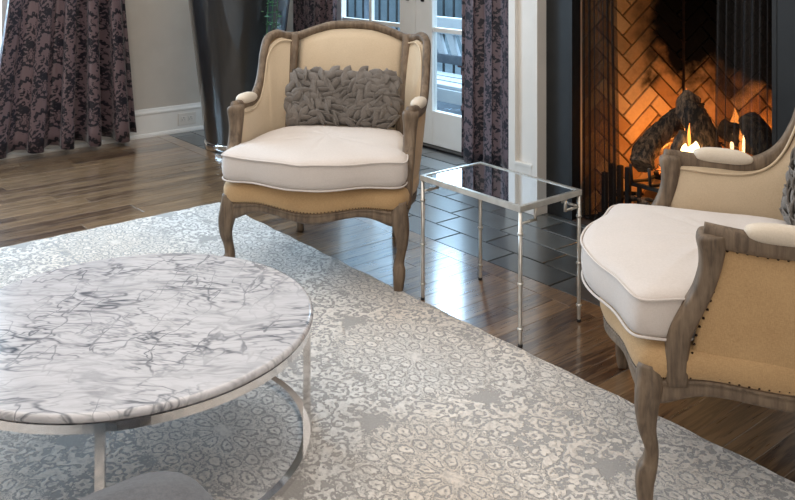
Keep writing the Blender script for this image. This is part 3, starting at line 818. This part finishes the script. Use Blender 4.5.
        V, F = tube_vf(cat(wp[:-4] + [wp[-3]] + wp[-2:], 2), .0042, 6, ref=(1, 0, .2)); link('piping', mesh('piping', V, F), 'cream', ch, True)
        # arm pad
        Pp = cat([(.372, .100, .652, .010, .006), (.372, .092, .655, .040, .024), (.373, .06, .660, .056, .042), (.374, .01, .664, .058, .046), (.373, -.04, .667, .056, .042), (.371, -.068, .667, .040, .028), (.370, -.076, .666, .010, .008)], 4)
        pd = sweep('arm_pad', mir(Pp[:, :3], s), Pp[:, 3], Pp[:, 4], 'padlinen', ch, ref=(1, 0, 0), sec=section(14, 2.4))
        # nailheads of the outer panel
        nl = MB()
        def nails(path, step=.022, out=(1, 0, 0)):
            path = np.array(path); L = np.r_[0, np.cumsum(np.linalg.norm(np.diff(path, axis=0), axis=1))]
            for t in np.arange(step / 2, L[-1], step):
                c = [np.interp(t, L, path[:, k]) for k in range(3)]
                V = []; r_ = .0036; A = Vector(out).normalized(); B = A.orthogonal().normalized(); C_ = A.cross(B)
                for k in range(6):
                    an = k * PI / 3; V.append(tuple(Vector(c) + (B * math.cos(an) + C_ * math.sin(an)) * r_))
                V.append(tuple(Vector(c) + A * .0028)); nl.add(V, [(k, (k + 1) % 6, 6) for k in range(6)])
        ins = []
        for i in range(len(bb)):
            if i > 8: ins.append((s * (bb[i][0] + .009), bb[i][1] + .0, bb[i][2] + .014))
        nails(ins, .022, (s, 0, 0))
        top = [(s * (fo[i][0] + .006), fo[i][1] + .008, fo[i][2] - .018) for i in range(20, len(fo) - 1)]; nails(top, .022, (s, 0, 0))
        nails(mir([(.3715, -.118, .620), (.3715, -.130, .57), (.372, -.142, .53), (.372, -.158, .48), (.371, -.180, .43), (.369, -.190, .38), (.367, -.193, .335)], s), .022, (s, 0, 0))
        tag(nl.build('nailheads', 'nail', ch), kind='stuff')
    nl = MB()
    for i in range(k0[0], k0[-1]):
        x_, y_, zt_, zb_ = pl[i]
        if y_ > -.19: continue
        for h_ in (0, .5):
            q = pl[i] * (1 - h_) + pl[i + 1] * h_
            T = pl[i + 1][:2] - pl[i][:2]; T /= np.linalg.norm(T); nn = np.array([T[1], -T[0], 0]); A = Vector(nn)
            c = Vector((q[0], q[1], q[2] + .007)) + A * .0095; B = Vector((0, 0, 1)); C_ = A.cross(B); V = []
            for k in range(6):
                an = k * PI / 3; V.append(tuple(c + (B * math.cos(an) + C_ * math.sin(an)) * .0034))
            V.append(tuple(c + A * .0028)); nl.add(V, [(k, (k + 1) % 6, 6) for k in range(6)])
    tag(nl.build('nailheads', 'nail', ch), kind='stuff')
    return ch
CUSH = [(0, -.430), (.12, -.408), (.24, -.358), (.335, -.328), (.366, -.292), (.360, -.215), (.338, -.155), (.322, -.05), (.300, .08), (.268, .175), (.225, .222), (.10, .235), (0, .236)]
def make_cushion():
    c = empty('seat_cushion'); half = CUSH
    out = cat(half + [(-a, b) for a, b in half[-2:0:-1]], 5, closed=True)
    n = len(out); ctr = np.array([0, -.06]); z0, z1 = .398, .503
    prof = [(.30, z0 - .002), (.80, z0 - .0), (.95, z0 + .002), (.985, z0 + .010), (1.0, z0 + .03), (1.004, (z0 + z1) / 2), (1.0, z1 - .025), (.992, z1 - .006), (.972, z1 + .003), (.90, z1 + .011), (.75, z1 + .020), (.5, z1 + .027), (.25, z1 + .030), (.05, z1 + .031)]
    V = []
    for k, (s, z) in enumerate(prof):
        for i, p in enumerate(out):
            q = ctr + (p - ctr) * s
            wob = .0025 * math.sin(i * .55 + k) + .002 * math.sin(i * .23)
            V.append((q[0], q[1], z + wob * (1 if 2 < k < 9 else .4)))
    F = [(k * n + i, k * n + (i + 1) % n, (k + 1) * n + (i + 1) % n, (k + 1) * n + i) for k in range(len(prof) - 1) for i in range(n)] + [tuple(range(n))[::-1], tuple((len(prof) - 1) * n + i for i in range(n))]
    link('cushion_body', mesh('cushion_body', V, F), 'white', c, True)
    for k, s, dz in ((7, 1.004, 0), (3, .996, -.004)):
        path = [(*(ctr + (p - ctr) * s), prof[k][1] + dz + .0025 * math.sin(i * .55 + k) + .002 * math.sin(i * .23)) for i, p in enumerate(out)]
        V, F = tube_vf(path, .0034, 6, closed=True); link('piping', mesh('piping', V, F), 'white', c, True)
    return c
def make_pillow():
    """lumbar pillow covered in folded felt petals; stands in local x-z, front towards -y"""
    p = empty('ruffled_pillow'); W_, H_, D_ = .50, .245, .085
    V = []; nu, nv = 24, 14; F = []
    for sgn in (1, -1):
        for j in range(nv + 1):
            for i in range(nu + 1):
                u, v = 2 * i / nu - 1, 2 * j / nv - 1
                d = D_ * .5 * ((1 - u ** 4) * (1 - v ** 4)) ** .5
                V.append((u * W_ / 2 * (1 - .05 * v * v), -sgn * d, H_ / 2 + v * H_ / 2 * (1 - .04 * (1 - u * u))))
    o = (nu + 1) * (nv + 1)
    for j in range(nv):
        for i in range(nu):
            a = j * (nu + 1) + i; F.append((a, a + 1, a + nu + 2, a + nu + 1)); F.append((a + o, a + nu + 1 + o, a + nu + 2 + o, a + 1 + o))
    b = link('pillow_body', mesh('pillow_body', V, F), 'felt', p, True)
    bm = bmesh.new(); bm.from_mesh(b.data); bmesh.ops.remove_doubles(bm, verts=bm.verts, dist=1e-5); bmesh.ops.recalc_face_normals(bm, faces=bm.faces); bm.to_mesh(b.data); bm.free()
    pets = []
    for k in range(4):
        Vp = []; nU, nV = 8, 4; r = random.Random(k)
        L = .062 + .005 * k; B = .034 + .002 * k
        for i in range(nU + 1):
            u = i / nU; w = math.sin(PI * min(max(u, .02), .98)) ** .9 * B * .5; 
            for j in range(nV + 1):
                v = 2 * j / nV - 1
                Vp.append(((u - .5) * L, v * w, .003 + .009 * math.sin(PI * u) * (1 - .9 * abs(v) ** 1.5) + .004 * math.sin(PI * u) * (v > .6)))
        Fp = [(i * (nV + 1) + j, (i + 1) * (nV + 1) + j, (i + 1) * (nV + 1) + j + 1, i * (nV + 1) + j + 1) for i in range(nU) for j in range(nV)]
        base = len(Vp); Vp += [(a, b * .92, c - .0028) for a, b, c in Vp]; Fp += [tuple(base + q for q in f)[::-1] for f in Fp]
        rim = [i * (nV + 1) for i in range(nU + 1)] + [nU * (nV + 1) + j for j in range(1, nV + 1)] + [i * (nV + 1) + nV for i in range(nU - 1, -1, -1)] + [j for j in range(nV - 1, 0, -1)]
        for q in range(len(rim)): a, c_ = rim[q], rim[(q + 1) % len(rim)]; Fp.append((a, c_, c_ + base, a + base))
        me = mesh('petal', Vp, Fp); me.materials.append(MAT['felt']); me.polygons.foreach_set('use_smooth', [q < 2 * nU * nV for q in range(len(me.polygons))])
        bm = bmesh.new(); bm.from_mesh(me); bmesh.ops.recalc_face_normals(bm, faces=bm.faces); bm.to_mesh(me); bm.free()
        pets.append(me)
    r = random.Random(11); NX, NZ = 14, 10
    for a in range(NX):
        for b_ in range(NZ):
            u = (a + .5) / NX * 2 - 1 + r.uniform(-.05, .05); v = (b_ + .5 + (.5 if a % 2 else 0)) / (NZ + .5) * 2 - 1 + r.uniform(-.05, .05)
            u = max(-.98, min(.98, u)); v = max(-.97, min(.97, v))
            d = D_ * .5 * ((1 - u ** 4) * (1 - v ** 4)) ** .5
            o = bpy.data.objects.new('petal', r.choice(pets)); COL.objects.link(o); o.parent = p
            # braided rows: neighbouring columns lean opposite ways
            swirl = math.sin(u * 4.2 + v * 1.3) * .9
            ang = (1 if (a + b_ // 2) % 2 else -1) * r.uniform(.35, .75) + swirl + r.uniform(-.2, .2)
            nrm = Vector((u * abs(u) ** 2 * .9, -1, v * abs(v) ** 2 * 1.0)).normalized()
            q = nrm.to_track_quat('Z', 'Y').to_matrix().to_4x4() @ Matrix.Rotation(ang, 4, 'Z') @ Matrix.Rotation(r.uniform(.15, .95), 4, 'X')
            o.matrix_local = Matrix.Translation((u * W_ / 2 * (1 - .05 * v * v), -d + .001, H_ / 2 + v * H_ / 2)) @ q @ Matrix.Scale(r.uniform(1.0, 1.25), 4)
    return p
chairL = make_chair(); cushL = make_cushion(); pilL = make_pillow()
chairR = copy_tree(chairL); cushR = copy_tree(cushL); pilR = copy_tree(pilL)
def put(o, loc, rz, dz=.004): o.location = (loc[0], loc[1], dz); o.rotation_euler = (0, 0, rz)
PL, PR = (-3.018, 2.090, .722), (-1.221, 2.196, -.862)
for P_, c_, s_ in ((PL, chairL, cushL), (PR, chairR, cushR)): put(c_, P_, P_[2]); put(s_, P_, P_[2])
def put_pillow(o, P_, lx, ly, lz, tilt, yaw=0.):
    c, s = math.cos(P_[2]), math.sin(P_[2])
    o.matrix_world = Matrix.Translation((P_[0] + c * lx - s * ly, P_[1] + s * lx + c * ly, lz)) @ Matrix.Rotation(P_[2] + yaw, 4, 'Z') @ Matrix.Rotation(tilt, 4, 'X')
put_pillow(pilL, PL, .005, .175, .525, -.22); put_pillow(pilR, PR, .0, .175, .525, -.22)
tag(chairL, 'carved grey-washed wing armchair facing forward in front of the french doors', 'armchair', 'pair of wing armchairs')
tag(chairR, 'carved grey-washed wing armchair cut by the right picture edge, facing left', 'armchair', 'pair of wing armchairs')
tag(cushL, 'white piped seat cushion on the armchair by the french doors', 'cushion', 'white seat cushions'); tag(cushR, 'white piped seat cushion on the armchair at the right picture edge', 'cushion', 'white seat cushions')
tag(pilL, 'grey felt pillow of ruffled petals in full view on the left armchair', 'pillow', 'ruffled grey pillows'); tag(pilR, 'grey ruffled pillow mostly cut off by the right picture edge', 'pillow', 'ruffled grey pillows')

# ------------------------------------------------------------------ ottoman in the foreground
ot = tag(empty('ottoman', (-1.076, .282, RZ)), 'dark grey fabric ottoman corner at the bottom picture edge beside the coffee table', 'ottoman')
def rbox_vf(hx_, hy_, prof, r=.11, n=9):
    out = []
    for (cx_, cy_, a0) in ((hx_ - r, hy_ - r, 0), (-hx_ + r, hy_ - r, PI / 2), (-hx_ + r, -hy_ + r, PI), (hx_ - r, -hy_ + r, 1.5 * PI)):
        for k in range(n): a = a0 + k / (n - 1) * PI / 2; out.append((cx_ + r * math.cos(a), cy_ + r * math.sin(a)))
    m_ = len(out); V = [(a * s, b * s, z) for s, z in prof for a, b in out]
    return V, [(k * m_ + i, k * m_ + (i + 1) % m_, (k + 1) * m_ + (i + 1) % m_, (k + 1) * m_ + i) for k in range(len(prof) - 1) for i in range(m_)] + [tuple(range(m_))[::-1], tuple((len(prof) - 1) * m_ + i for i in range(m_))]
V, F = rbox_vf(.38, .40, [(.97, .10), (1.0, .12), (1.0, .30), (.99, .315), (.995, .325), (1.0, .35), (.997, .378), (.985, .398), (.96, .410), (.85, .418), (.5, .424), (.05, .426)], .085)
link('upholstered_body', mesh('upholstered_body', V, F), 'pouf', ot, True)
for sx in (-1, 1):
    for sy in (-1, 1):
        V, F = lathe_vf([(.014, 0), (.022, .06), (.026, .105)], 14, (sx * .29, sy * .31)); link('leg', mesh('leg', V, F), 'wood', ot, True)

# ------------------------------------------------------------------ curtains
def curtain(name, p0, p1, q0, q1, ztop, zbot, folds, amp, label, group, seed):
    """p0,p1: ends at the bottom, q0,q1: ends at the top (room x,y); hangs in deep folds"""
    r = random.Random(seed); nu, nv = 150, 26; G = np.zeros((nu + 1, nv + 1, 3)); uv = []
    ph = [r.uniform(-.5, .5) for _ in range(folds + 2)]
    wd = sum(((Vector(p1) - Vector(p0)).length, (Vector(q1) - Vector(q0)).length)) * .5 * 1.6
    t = empty(name, ((p0[0] + p1[0]) / 2, (p0[1] + p1[1]) / 2, 0))
    for i in range(nu + 1):
        u = i / nu
        for j in range(nv + 1):
            v = j / nv; z = zbot + (ztop - zbot) * v
            k = min(1, (z - zbot) / 1.0)
            a = Vector(p0).lerp(Vector(q0), k); b = Vector(p1).lerp(Vector(q1), k); d = b - a; nrm = Vector((d.y, -d.x)).normalized()
            fph = u * folds * 2 * PI + .8 * math.sin(u * 7 + seed) + .25 * math.sin(v * 3 + i * .02)
            s = 2 * abs(math.sin(fph / 2)) ** .75 - 1
            am = amp * (.75 + .35 * math.sin(u * 5 + seed * 2)) * (1.15 - .35 * k)
            p = a + d * (u + .018 * math.sin(2 * fph)) + nrm * (am * s + .012 * math.sin(u * 31 + v * 2))
            zz = z + (.014 * math.sin(fph + 1) if j == 0 else 0)
            G[i, j] = (p.x - t.location.x, p.y - t.location.y, zz)
    ob = slab('drape', G, .003, 'curtain', t)
    me = ob.data; l = me.uv_layers.new(name='UVMap'); n_ = (nu + 1) * (nv + 1)
    for lp in me.loops:
        vi = lp.vertex_index % n_; i, j = divmod(vi, nv + 1); l.data[lp.index].uv = (i / nu * wd, j / nv * (ztop - zbot))
    tag(t, label, 'curtain', group)
    # rod above the frame
    a, b = Vector(q0), Vector(q1); d = (b - a).normalized() * .06
    V, F = tube_vf([(a.x - d.x - t.location.x, a.y - d.y - t.location.y, ztop + .012), (b.x + d.x - t.location.x, b.y + d.y - t.location.y, ztop + .012)], .012, 10); link('curtain_rod', mesh('curtain_rod', V, F), 'brass', t, True)
    return t
GC = 'damask curtains'
curtain('curtain', (LW + .115, 1.36), (LW + .115, 2.32), (LW + .115, 1.50), (LW + .115, 2.24), 2.3, .045, 5, .070, 'plum and navy damask curtain beside the window at the far left', GC, 2)
curtain('curtain', (-5.66, DW - .14), (-5.085, DW - .14), (-5.66, DW - .14), (-5.085, DW - .14), 2.3, .04, 4, .05, 'dark damask curtain in the corner behind the black planter', GC, 5)
curtain('curtain', (-3.80, DW - .14), (-3.12, DW - .14), (-3.80, DW - .14), (-3.12, DW - .14), 2.3, .045, 4, .05, 'dark damask curtain hanging between the french doors and white fireplace pilaster', GC, 4)

# ------------------------------------------------------------------ planter
pt = tag(empty('tall_planter', (-5.09, 2.80, 0)), 'tall tapered glossy black planter standing in the corner on slate tiles', 'planter')
V, F = lathe_vf([(.19, .03), (.205, .035), (.222, .06), (.345, 1.10), (.352, 1.14), (.335, 1.14), (.325, 1.08), (.10, 1.07)], 96); link('pot', mesh('pot', V, F), 'planter', pt, True)
V, F = lathe_vf([(.215, 0), (.226, .004), (.228, .045), (.220, .052), (.20, .052)], 96); link('foot_ring', mesh('foot_ring', V, F), 'chrome', pt, True)
V, F = lathe_vf([(.31, 1.072), (.31, 1.085), (.2, 1.10), (.01, 1.105)], 40); link('soil', mesh('soil', V, F), 'soil', pt)
pn = tag(empty('trailing_fern', (-5.09, 2.80, 1.09)), 'green plant with trailing fronds spilling over the black planter rim', 'plant')
r = random.Random(5)
lm = MB(); 
for a in range(6): pass
lv = mesh('leaflet', [(0, 0, 0), (.012, .006, .002), (.024, 0, 0), (.012, -.006, .002), (.012, 0, -.001)], [(0, 3, 2, 1), (0, 1, 4), (1, 2, 4), (2, 3, 4), (3, 0, 4)])
fr = []
for k in range(30):
    an = r.uniform(0, 2 * PI); L = r.uniform(.25, .42); up = r.uniform(.12, .4)
    tgt = k < 3
    if tgt: an = math.atan2(-2.8 + .0, 5.09) + (-.12 + .10 * k) + .62; L = .40; up = .05
    fr.append((an, L, up, tgt, k))
for an, L, up, tgt, k in fr:
    mm = MB(); path = []
    for i in range(12):
        t = i / 11; rr = .04 + L * t if not tgt else .15 + (.215 * min(1, t * 1.7)); z = up * math.sin(t * 2.3) if not tgt else (.075 * math.sin(min(1, t * 1.7) * PI * .9) - max(0, t - .5) * .72)
        if tgt and t > .55: rr = .372 - (t - .55) * .05 
        path.append((rr * math.cos(an), rr * math.sin(an), z))
    V, F = tube_vf(path, .0025, 5, ref=(0, .2, 1)); mm.add(V, F)
    for i in range(1, 12):
        p = Vector(path[i])
        for q in range(6 if tgt else 4):
            Mx = Matrix.Translation(p + Vector((r.uniform(-.02, .02), r.uniform(-.02, .02), r.uniform(-.02, .02)))) @ Matrix.Rotation(r.uniform(0, 6.28), 4, 'Z') @ Matrix.Rotation(r.uniform(-1, 1), 4, 'X') @ Matrix.Scale(r.uniform(.8, 1.6), 4)
            mm.add([tuple(Mx @ v.co) for v in lv.vertices], [tuple(f.vertices) for f in lv.polygons])
    mm.build('frond', 'leaf', pn)

# ------------------------------------------------------------------ fire: mesh curtains, logs, grate, flames
def fire_mesh(x0, x1, y, folds, amp, label, seed, flare):
    t = empty('fire_screen_curtain', ((x0 + x1) / 2, y, 0)); nu, nv = 110, 12; V = []; uv = []; F = []
    for i in range(nu + 1):
        u = i / nu
        for j in range(nv + 1):
            v = j / nv; z = .012 + 1.19 * v; w_ = (x1 - x0) * (1 + flare * (1 - v))
            fph = u * folds * 2 * PI + .9 * math.sin(u * 5 + seed)
            V.append((-(x1 - x0) / 2 + (u * w_ if seed % 2 else (x1 - x0) - w_ * (1 - u)), amp * math.sin(fph) * (.7 + .3 * math.sin(u * 9)), z)); uv.append((u * (x1 - x0) * 1.8, z))
    for i in range(nu):
        for j in range(nv): a = i * (nv + 1) + j; F.append((a, a + nv + 1, a + nv + 2, a + 1))
    link('woven_mesh', mesh('woven_mesh', V, F, uv), 'mesh', t, True)
    V, F = tube_vf([(-(x1 - x0) / 2 - .01, 0, 1.204), ((x1 - x0) / 2 + .01, 0, 1.204)], .004, 6); link('curtain_rod', mesh('curtain_rod', V, F), 'iron', t)
    V, F = tube_vf([(V_[0], V_[1], .014) for V_ in [(-(x1 - x0) / 2 + (x1 - x0) * k / 12, amp * .6 * math.sin(k * 1.9)) for k in range(13)]], .004, 6); link('hem_bar', mesh('hem_bar', V, F), 'iron', t)
    tag(t, label, 'fire screen', 'pleated mesh fire curtains'); return t
fire_mesh(ox0 + .02, ox0 + .215, FW + .055, 7, .020, 'pleated metal mesh curtain drawn to the left side of the firebox', 3, .12)
fire_mesh(ox1 - .30, ox1 - .02, FW + .055, 8, .018, 'pleated metal mesh curtain drawn to the right side of the firebox', 2, .06)
def log(path, rad, seed, label, knots=1.0):
    r = random.Random(seed); P = cat(path, 8); n = len(P); ks = 20; R = np.interp(np.linspace(0, 1, n), np.linspace(0, 1, len(rad)), rad)
    org = Vector(path[0]); V = []; ref = np.array([.2, -1, .3])
    for i in range(n):
        T = P[min(i + 1, n - 1)] - P[max(i - 1, 0)]; T /= np.linalg.norm(T); A = ref - T * (ref @ T); A /= np.linalg.norm(A); B = np.cross(T, A)
        for k in range(ks):
            an = 2 * PI * k / ks; q = R[i] * (1 + knots * (.10 * math.sin(3 * an + i * .35 + seed) + .07 * math.sin(7 * an + i * .8) + r.uniform(-.06, .06)))
            V.append(P[i] + (A * math.cos(an) + B * math.sin(an)) * q - np.array(org))
    F = [(i * ks + k, i * ks + (k + 1) % ks, (i + 1) * ks + (k + 1) % ks, (i + 1) * ks + k) for i in range(n - 1) for k in range(ks)]
    t = empty('log', org); ob = link('bark', mesh('bark', V, F), 'bark', t, True)
    # sawn ends
    cut = M('sawn_wood_end', srgb(112, 88, 66), .9)
    for idx in (0, n - 1):
        ring_ = V[idx * ks:(idx + 1) * ks]; c = sum(ring_) / ks
        link('cut_end', mesh('cut_end', ring_ + [c], [((k + 1) % ks, k, ks) if idx == 0 else (k, (k + 1) % ks, ks) for k in range(ks)]), MATCUT, t)
    tag(t, label, 'log', 'logs burning in the firebox'); return t
cm = M('sawn_wood_end', rough=.9); xx, yy, zz = cm.xyz('Object'); nn_ = cm.noise(cm.vec(xx, yy, zz), 60, 3); cm.set('Base Color', cm.mix(nn_.ramp(.3, .7), srgb(70, 54, 42), srgb(128, 104, 80))); MATCUT = cm.m
log([(-2.395, 3.40, .300), (-2.41, 3.46, .365), (-2.36, 3.53, .46), (-2.30, 3.58, .525)], [.050, .056, .052, .044], 3, 'grey-barked log leaning up to the right with its sawn end in front')
log([(-2.155, 3.56, .34), (-2.175, 3.55, .45), (-2.215, 3.54, .54), (-2.24, 3.545, .600), (-2.225, 3.56, .640)], [.055, .058, .062, .060, .034], 5, 'charred black log standing tallest in the middle of the fire')
log([(-2.27, 3.47, .27), (-2.25, 3.475, .38), (-2.215, 3.48, .47)], [.036, .038, .030], 8, 'narrow grey-barked branch standing just left of the brightest flame')
log([(-2.13, 3.62, .50), (-2.04, 3.64, .46), (-1.93, 3.66, .41)], [.040, .046, .042], 9, 'short charred log slanting behind the left edge of the right mesh curtain')
log([(-1.965, 3.55, .575), (-1.93, 3.54, .54), (-1.84, 3.53, .45), (-1.75, 3.52, .36)], [.036, .054, .056, .05], 12, 'charred log sloping down to the right behind the mesh curtain')
log([(-2.10, 3.46, .29), (-1.98, 3.45, .33), (-1.84, 3.44, .33), (-1.72, 3.43, .31)], [.045, .052, .055, .05], 14, 'low horizontal log lying at the front right of the fire')
gr = tag(empty('fire_grate', (-2.15, 3.52, 0)), 'black iron grate carrying the burning logs', 'grate')
for k in range(7):
    x0 = -.30 + k * .10; V, F = tube_vf([(x0, -.13, .30), (x0, -.12, .22), (x0, .0, .205), (x0, .12, .22), (x0, .14, .30)], .008, 6, ref=(1, 0, 0)); link('grate_bar', mesh('grate_bar', V, F), 'iron', gr, True)
for yy_ in (-.09, .10): boxo('cross_bar', (-.32, yy_ - .008, .190), (.34, yy_ + .008, .208), 'iron', gr)
for (a, b) in ((-.28, -.09), (.28, -.09), (-.28, .10), (.28, .10)): boxo('leg', (a - .008, b - .008, .004), (a + .008, b + .008, .195), 'iron', gr)
# ash and ember bed
def bed(name, mat, cx_, cy_, rx, ry, h, seed, label, z0=.004):
    r = random.Random(seed); m = MB()
    for k in range(170):
        a, q = r.uniform(0, 2 * PI), math.sqrt(r.random()); x_, y_ = cx_ + rx * q * math.cos(a), cy_ + ry * q * math.sin(a); s = r.uniform(.008, .022); zc = z0 + s * .6 + h * (1 - q * q) * r.random()
        Mx = Matrix.Translation((x_, y_, zc)) @ Matrix.Rotation(r.uniform(0, 3), 4, 'Z') @ Matrix.Rotation(r.uniform(-.5, .5), 4, 'X')
        V = [Mx @ Vector((s * a_ * r.uniform(.7, 1.2), s * b_ * r.uniform(.6, 1.1), s * .6 * c_)) for a_ in (-1, 1) for b_ in (-1, 1) for c_ in (-1, 1)]
        m.add([tuple(v) for v in V], [(0, 1, 3, 2), (4, 6, 7, 5), (0, 4, 5, 1), (2, 3, 7, 6), (0, 2, 6, 4), (1, 5, 7, 3)])
    return tag(m.build(name, mat), label, 'embers' if mat == 'ember' else 'ash', kind='stuff')
bed('ember_bed', 'ember', -2.24, 3.64, .24, .09, .26, 4, 'glowing orange embers heaped under the logs', .22)
bed('charred_debris', 'bark', -2.28, 3.46, .36, .13, .10, 6, 'charred bark scraps and ash strewn on the firebox floor')
fk = MB()
r = random.Random(9)
for (x_, y_, a, L) in ((-2.52, 3.46, .35, .16), (-2.46, 3.42, -.25, .14), (-2.42, 3.44, .1, .18), (-2.38, 3.40, -.5, .12)):
    d = Vector((math.cos(a), math.sin(a), .18)) * L * .5; c = Vector((x_, y_, .13)); V, F = tube_vf([tuple(c - d), tuple(c + Vector((0, 0, .008))), tuple(c + d)], [.007, .011, .006], 6); fk.add(V, F)
tag(fk.build('kindling', 'bark', None, True), 'thin charred kindling sticks in front of the sawn log', 'kindling', kind='stuff')
# flames: solid wavering tongues
fl = tag(empty('flames', (-2.15, 3.56, .16)), 'bright flames licking up between the logs', 'flames')
def tongue(x_, y_, z_, h, w, mat, seed):
    r = random.Random(seed); V = []; n = 10; k = 10; p = r.uniform(0, 6)
    for i in range(n + 1):
        t = i / n; rr = w * (math.sin(PI * min(1, t * .85 + .15)) ** .9) * (1 - t * .55) + .0005
        if i == n: rr = .0005
        cx_ = x_ + .25 * w * math.sin(t * 5 + p) * t; 
        for j in range(k): a = 2 * PI * j / k; V.append((cx_ + rr * math.cos(a), y_ + .5 * rr * math.sin(a), z_ + h * t))
    F = [(i * k + j, i * k + (j + 1) % k, (i + 1) * k + (j + 1) % k, (i + 1) * k + j) for i in range(n) for j in range(k)]
    return link('flame_tongue', mesh('flame_tongue', V, F), mat, fl, True)
o3 = fl.location
for (x_, y_, z_, h, w, mt) in ((-2.140, 3.42, .375, .085, .050, 'flame'), (-2.180, 3.425, .375, .065, .036, 'flame'), (-2.095, 3.43, .370, .060, .034, 'flame'), (-2.175, 3.44, .43, .10, .010, 'flame_edge'),
                               (-2.33, 3.66, .44, .20, .016, 'flame_edge'), (-2.27, 3.66, .40, .16, .020, 'flame_edge'), (-2.02, 3.60, .40, .15, .010, 'flame_edge'), (-2.06, 3.60, .40, .08, .012, 'flame'), (-1.995, 3.58, .40, .12, .008, 'flame'), (-2.10, 3.69, .46, .12, .03, 'flame_edge')):
    tongue(x_ - o3.x, y_ - o3.y, z_ - o3.z, h, w, mt, int(x_ * -1000))
# small upright iron log retainer at the left of the firebox opening
an = tag(empty('iron_andiron', (-2.56, FW + .14, .004)), 'black iron upright bars low behind the left mesh curtain', 'andiron')
for k in range(4): boxo('upright_bar', (-.075 + k * .045, -.012, .02), (-.052 + k * .045, .012, .27 - (.05 if k == 0 else 0)), 'iron', an, .002)
boxo('base_bar', (-.09, -.02, 0), (.11, .02, .022), 'iron', an, .002)
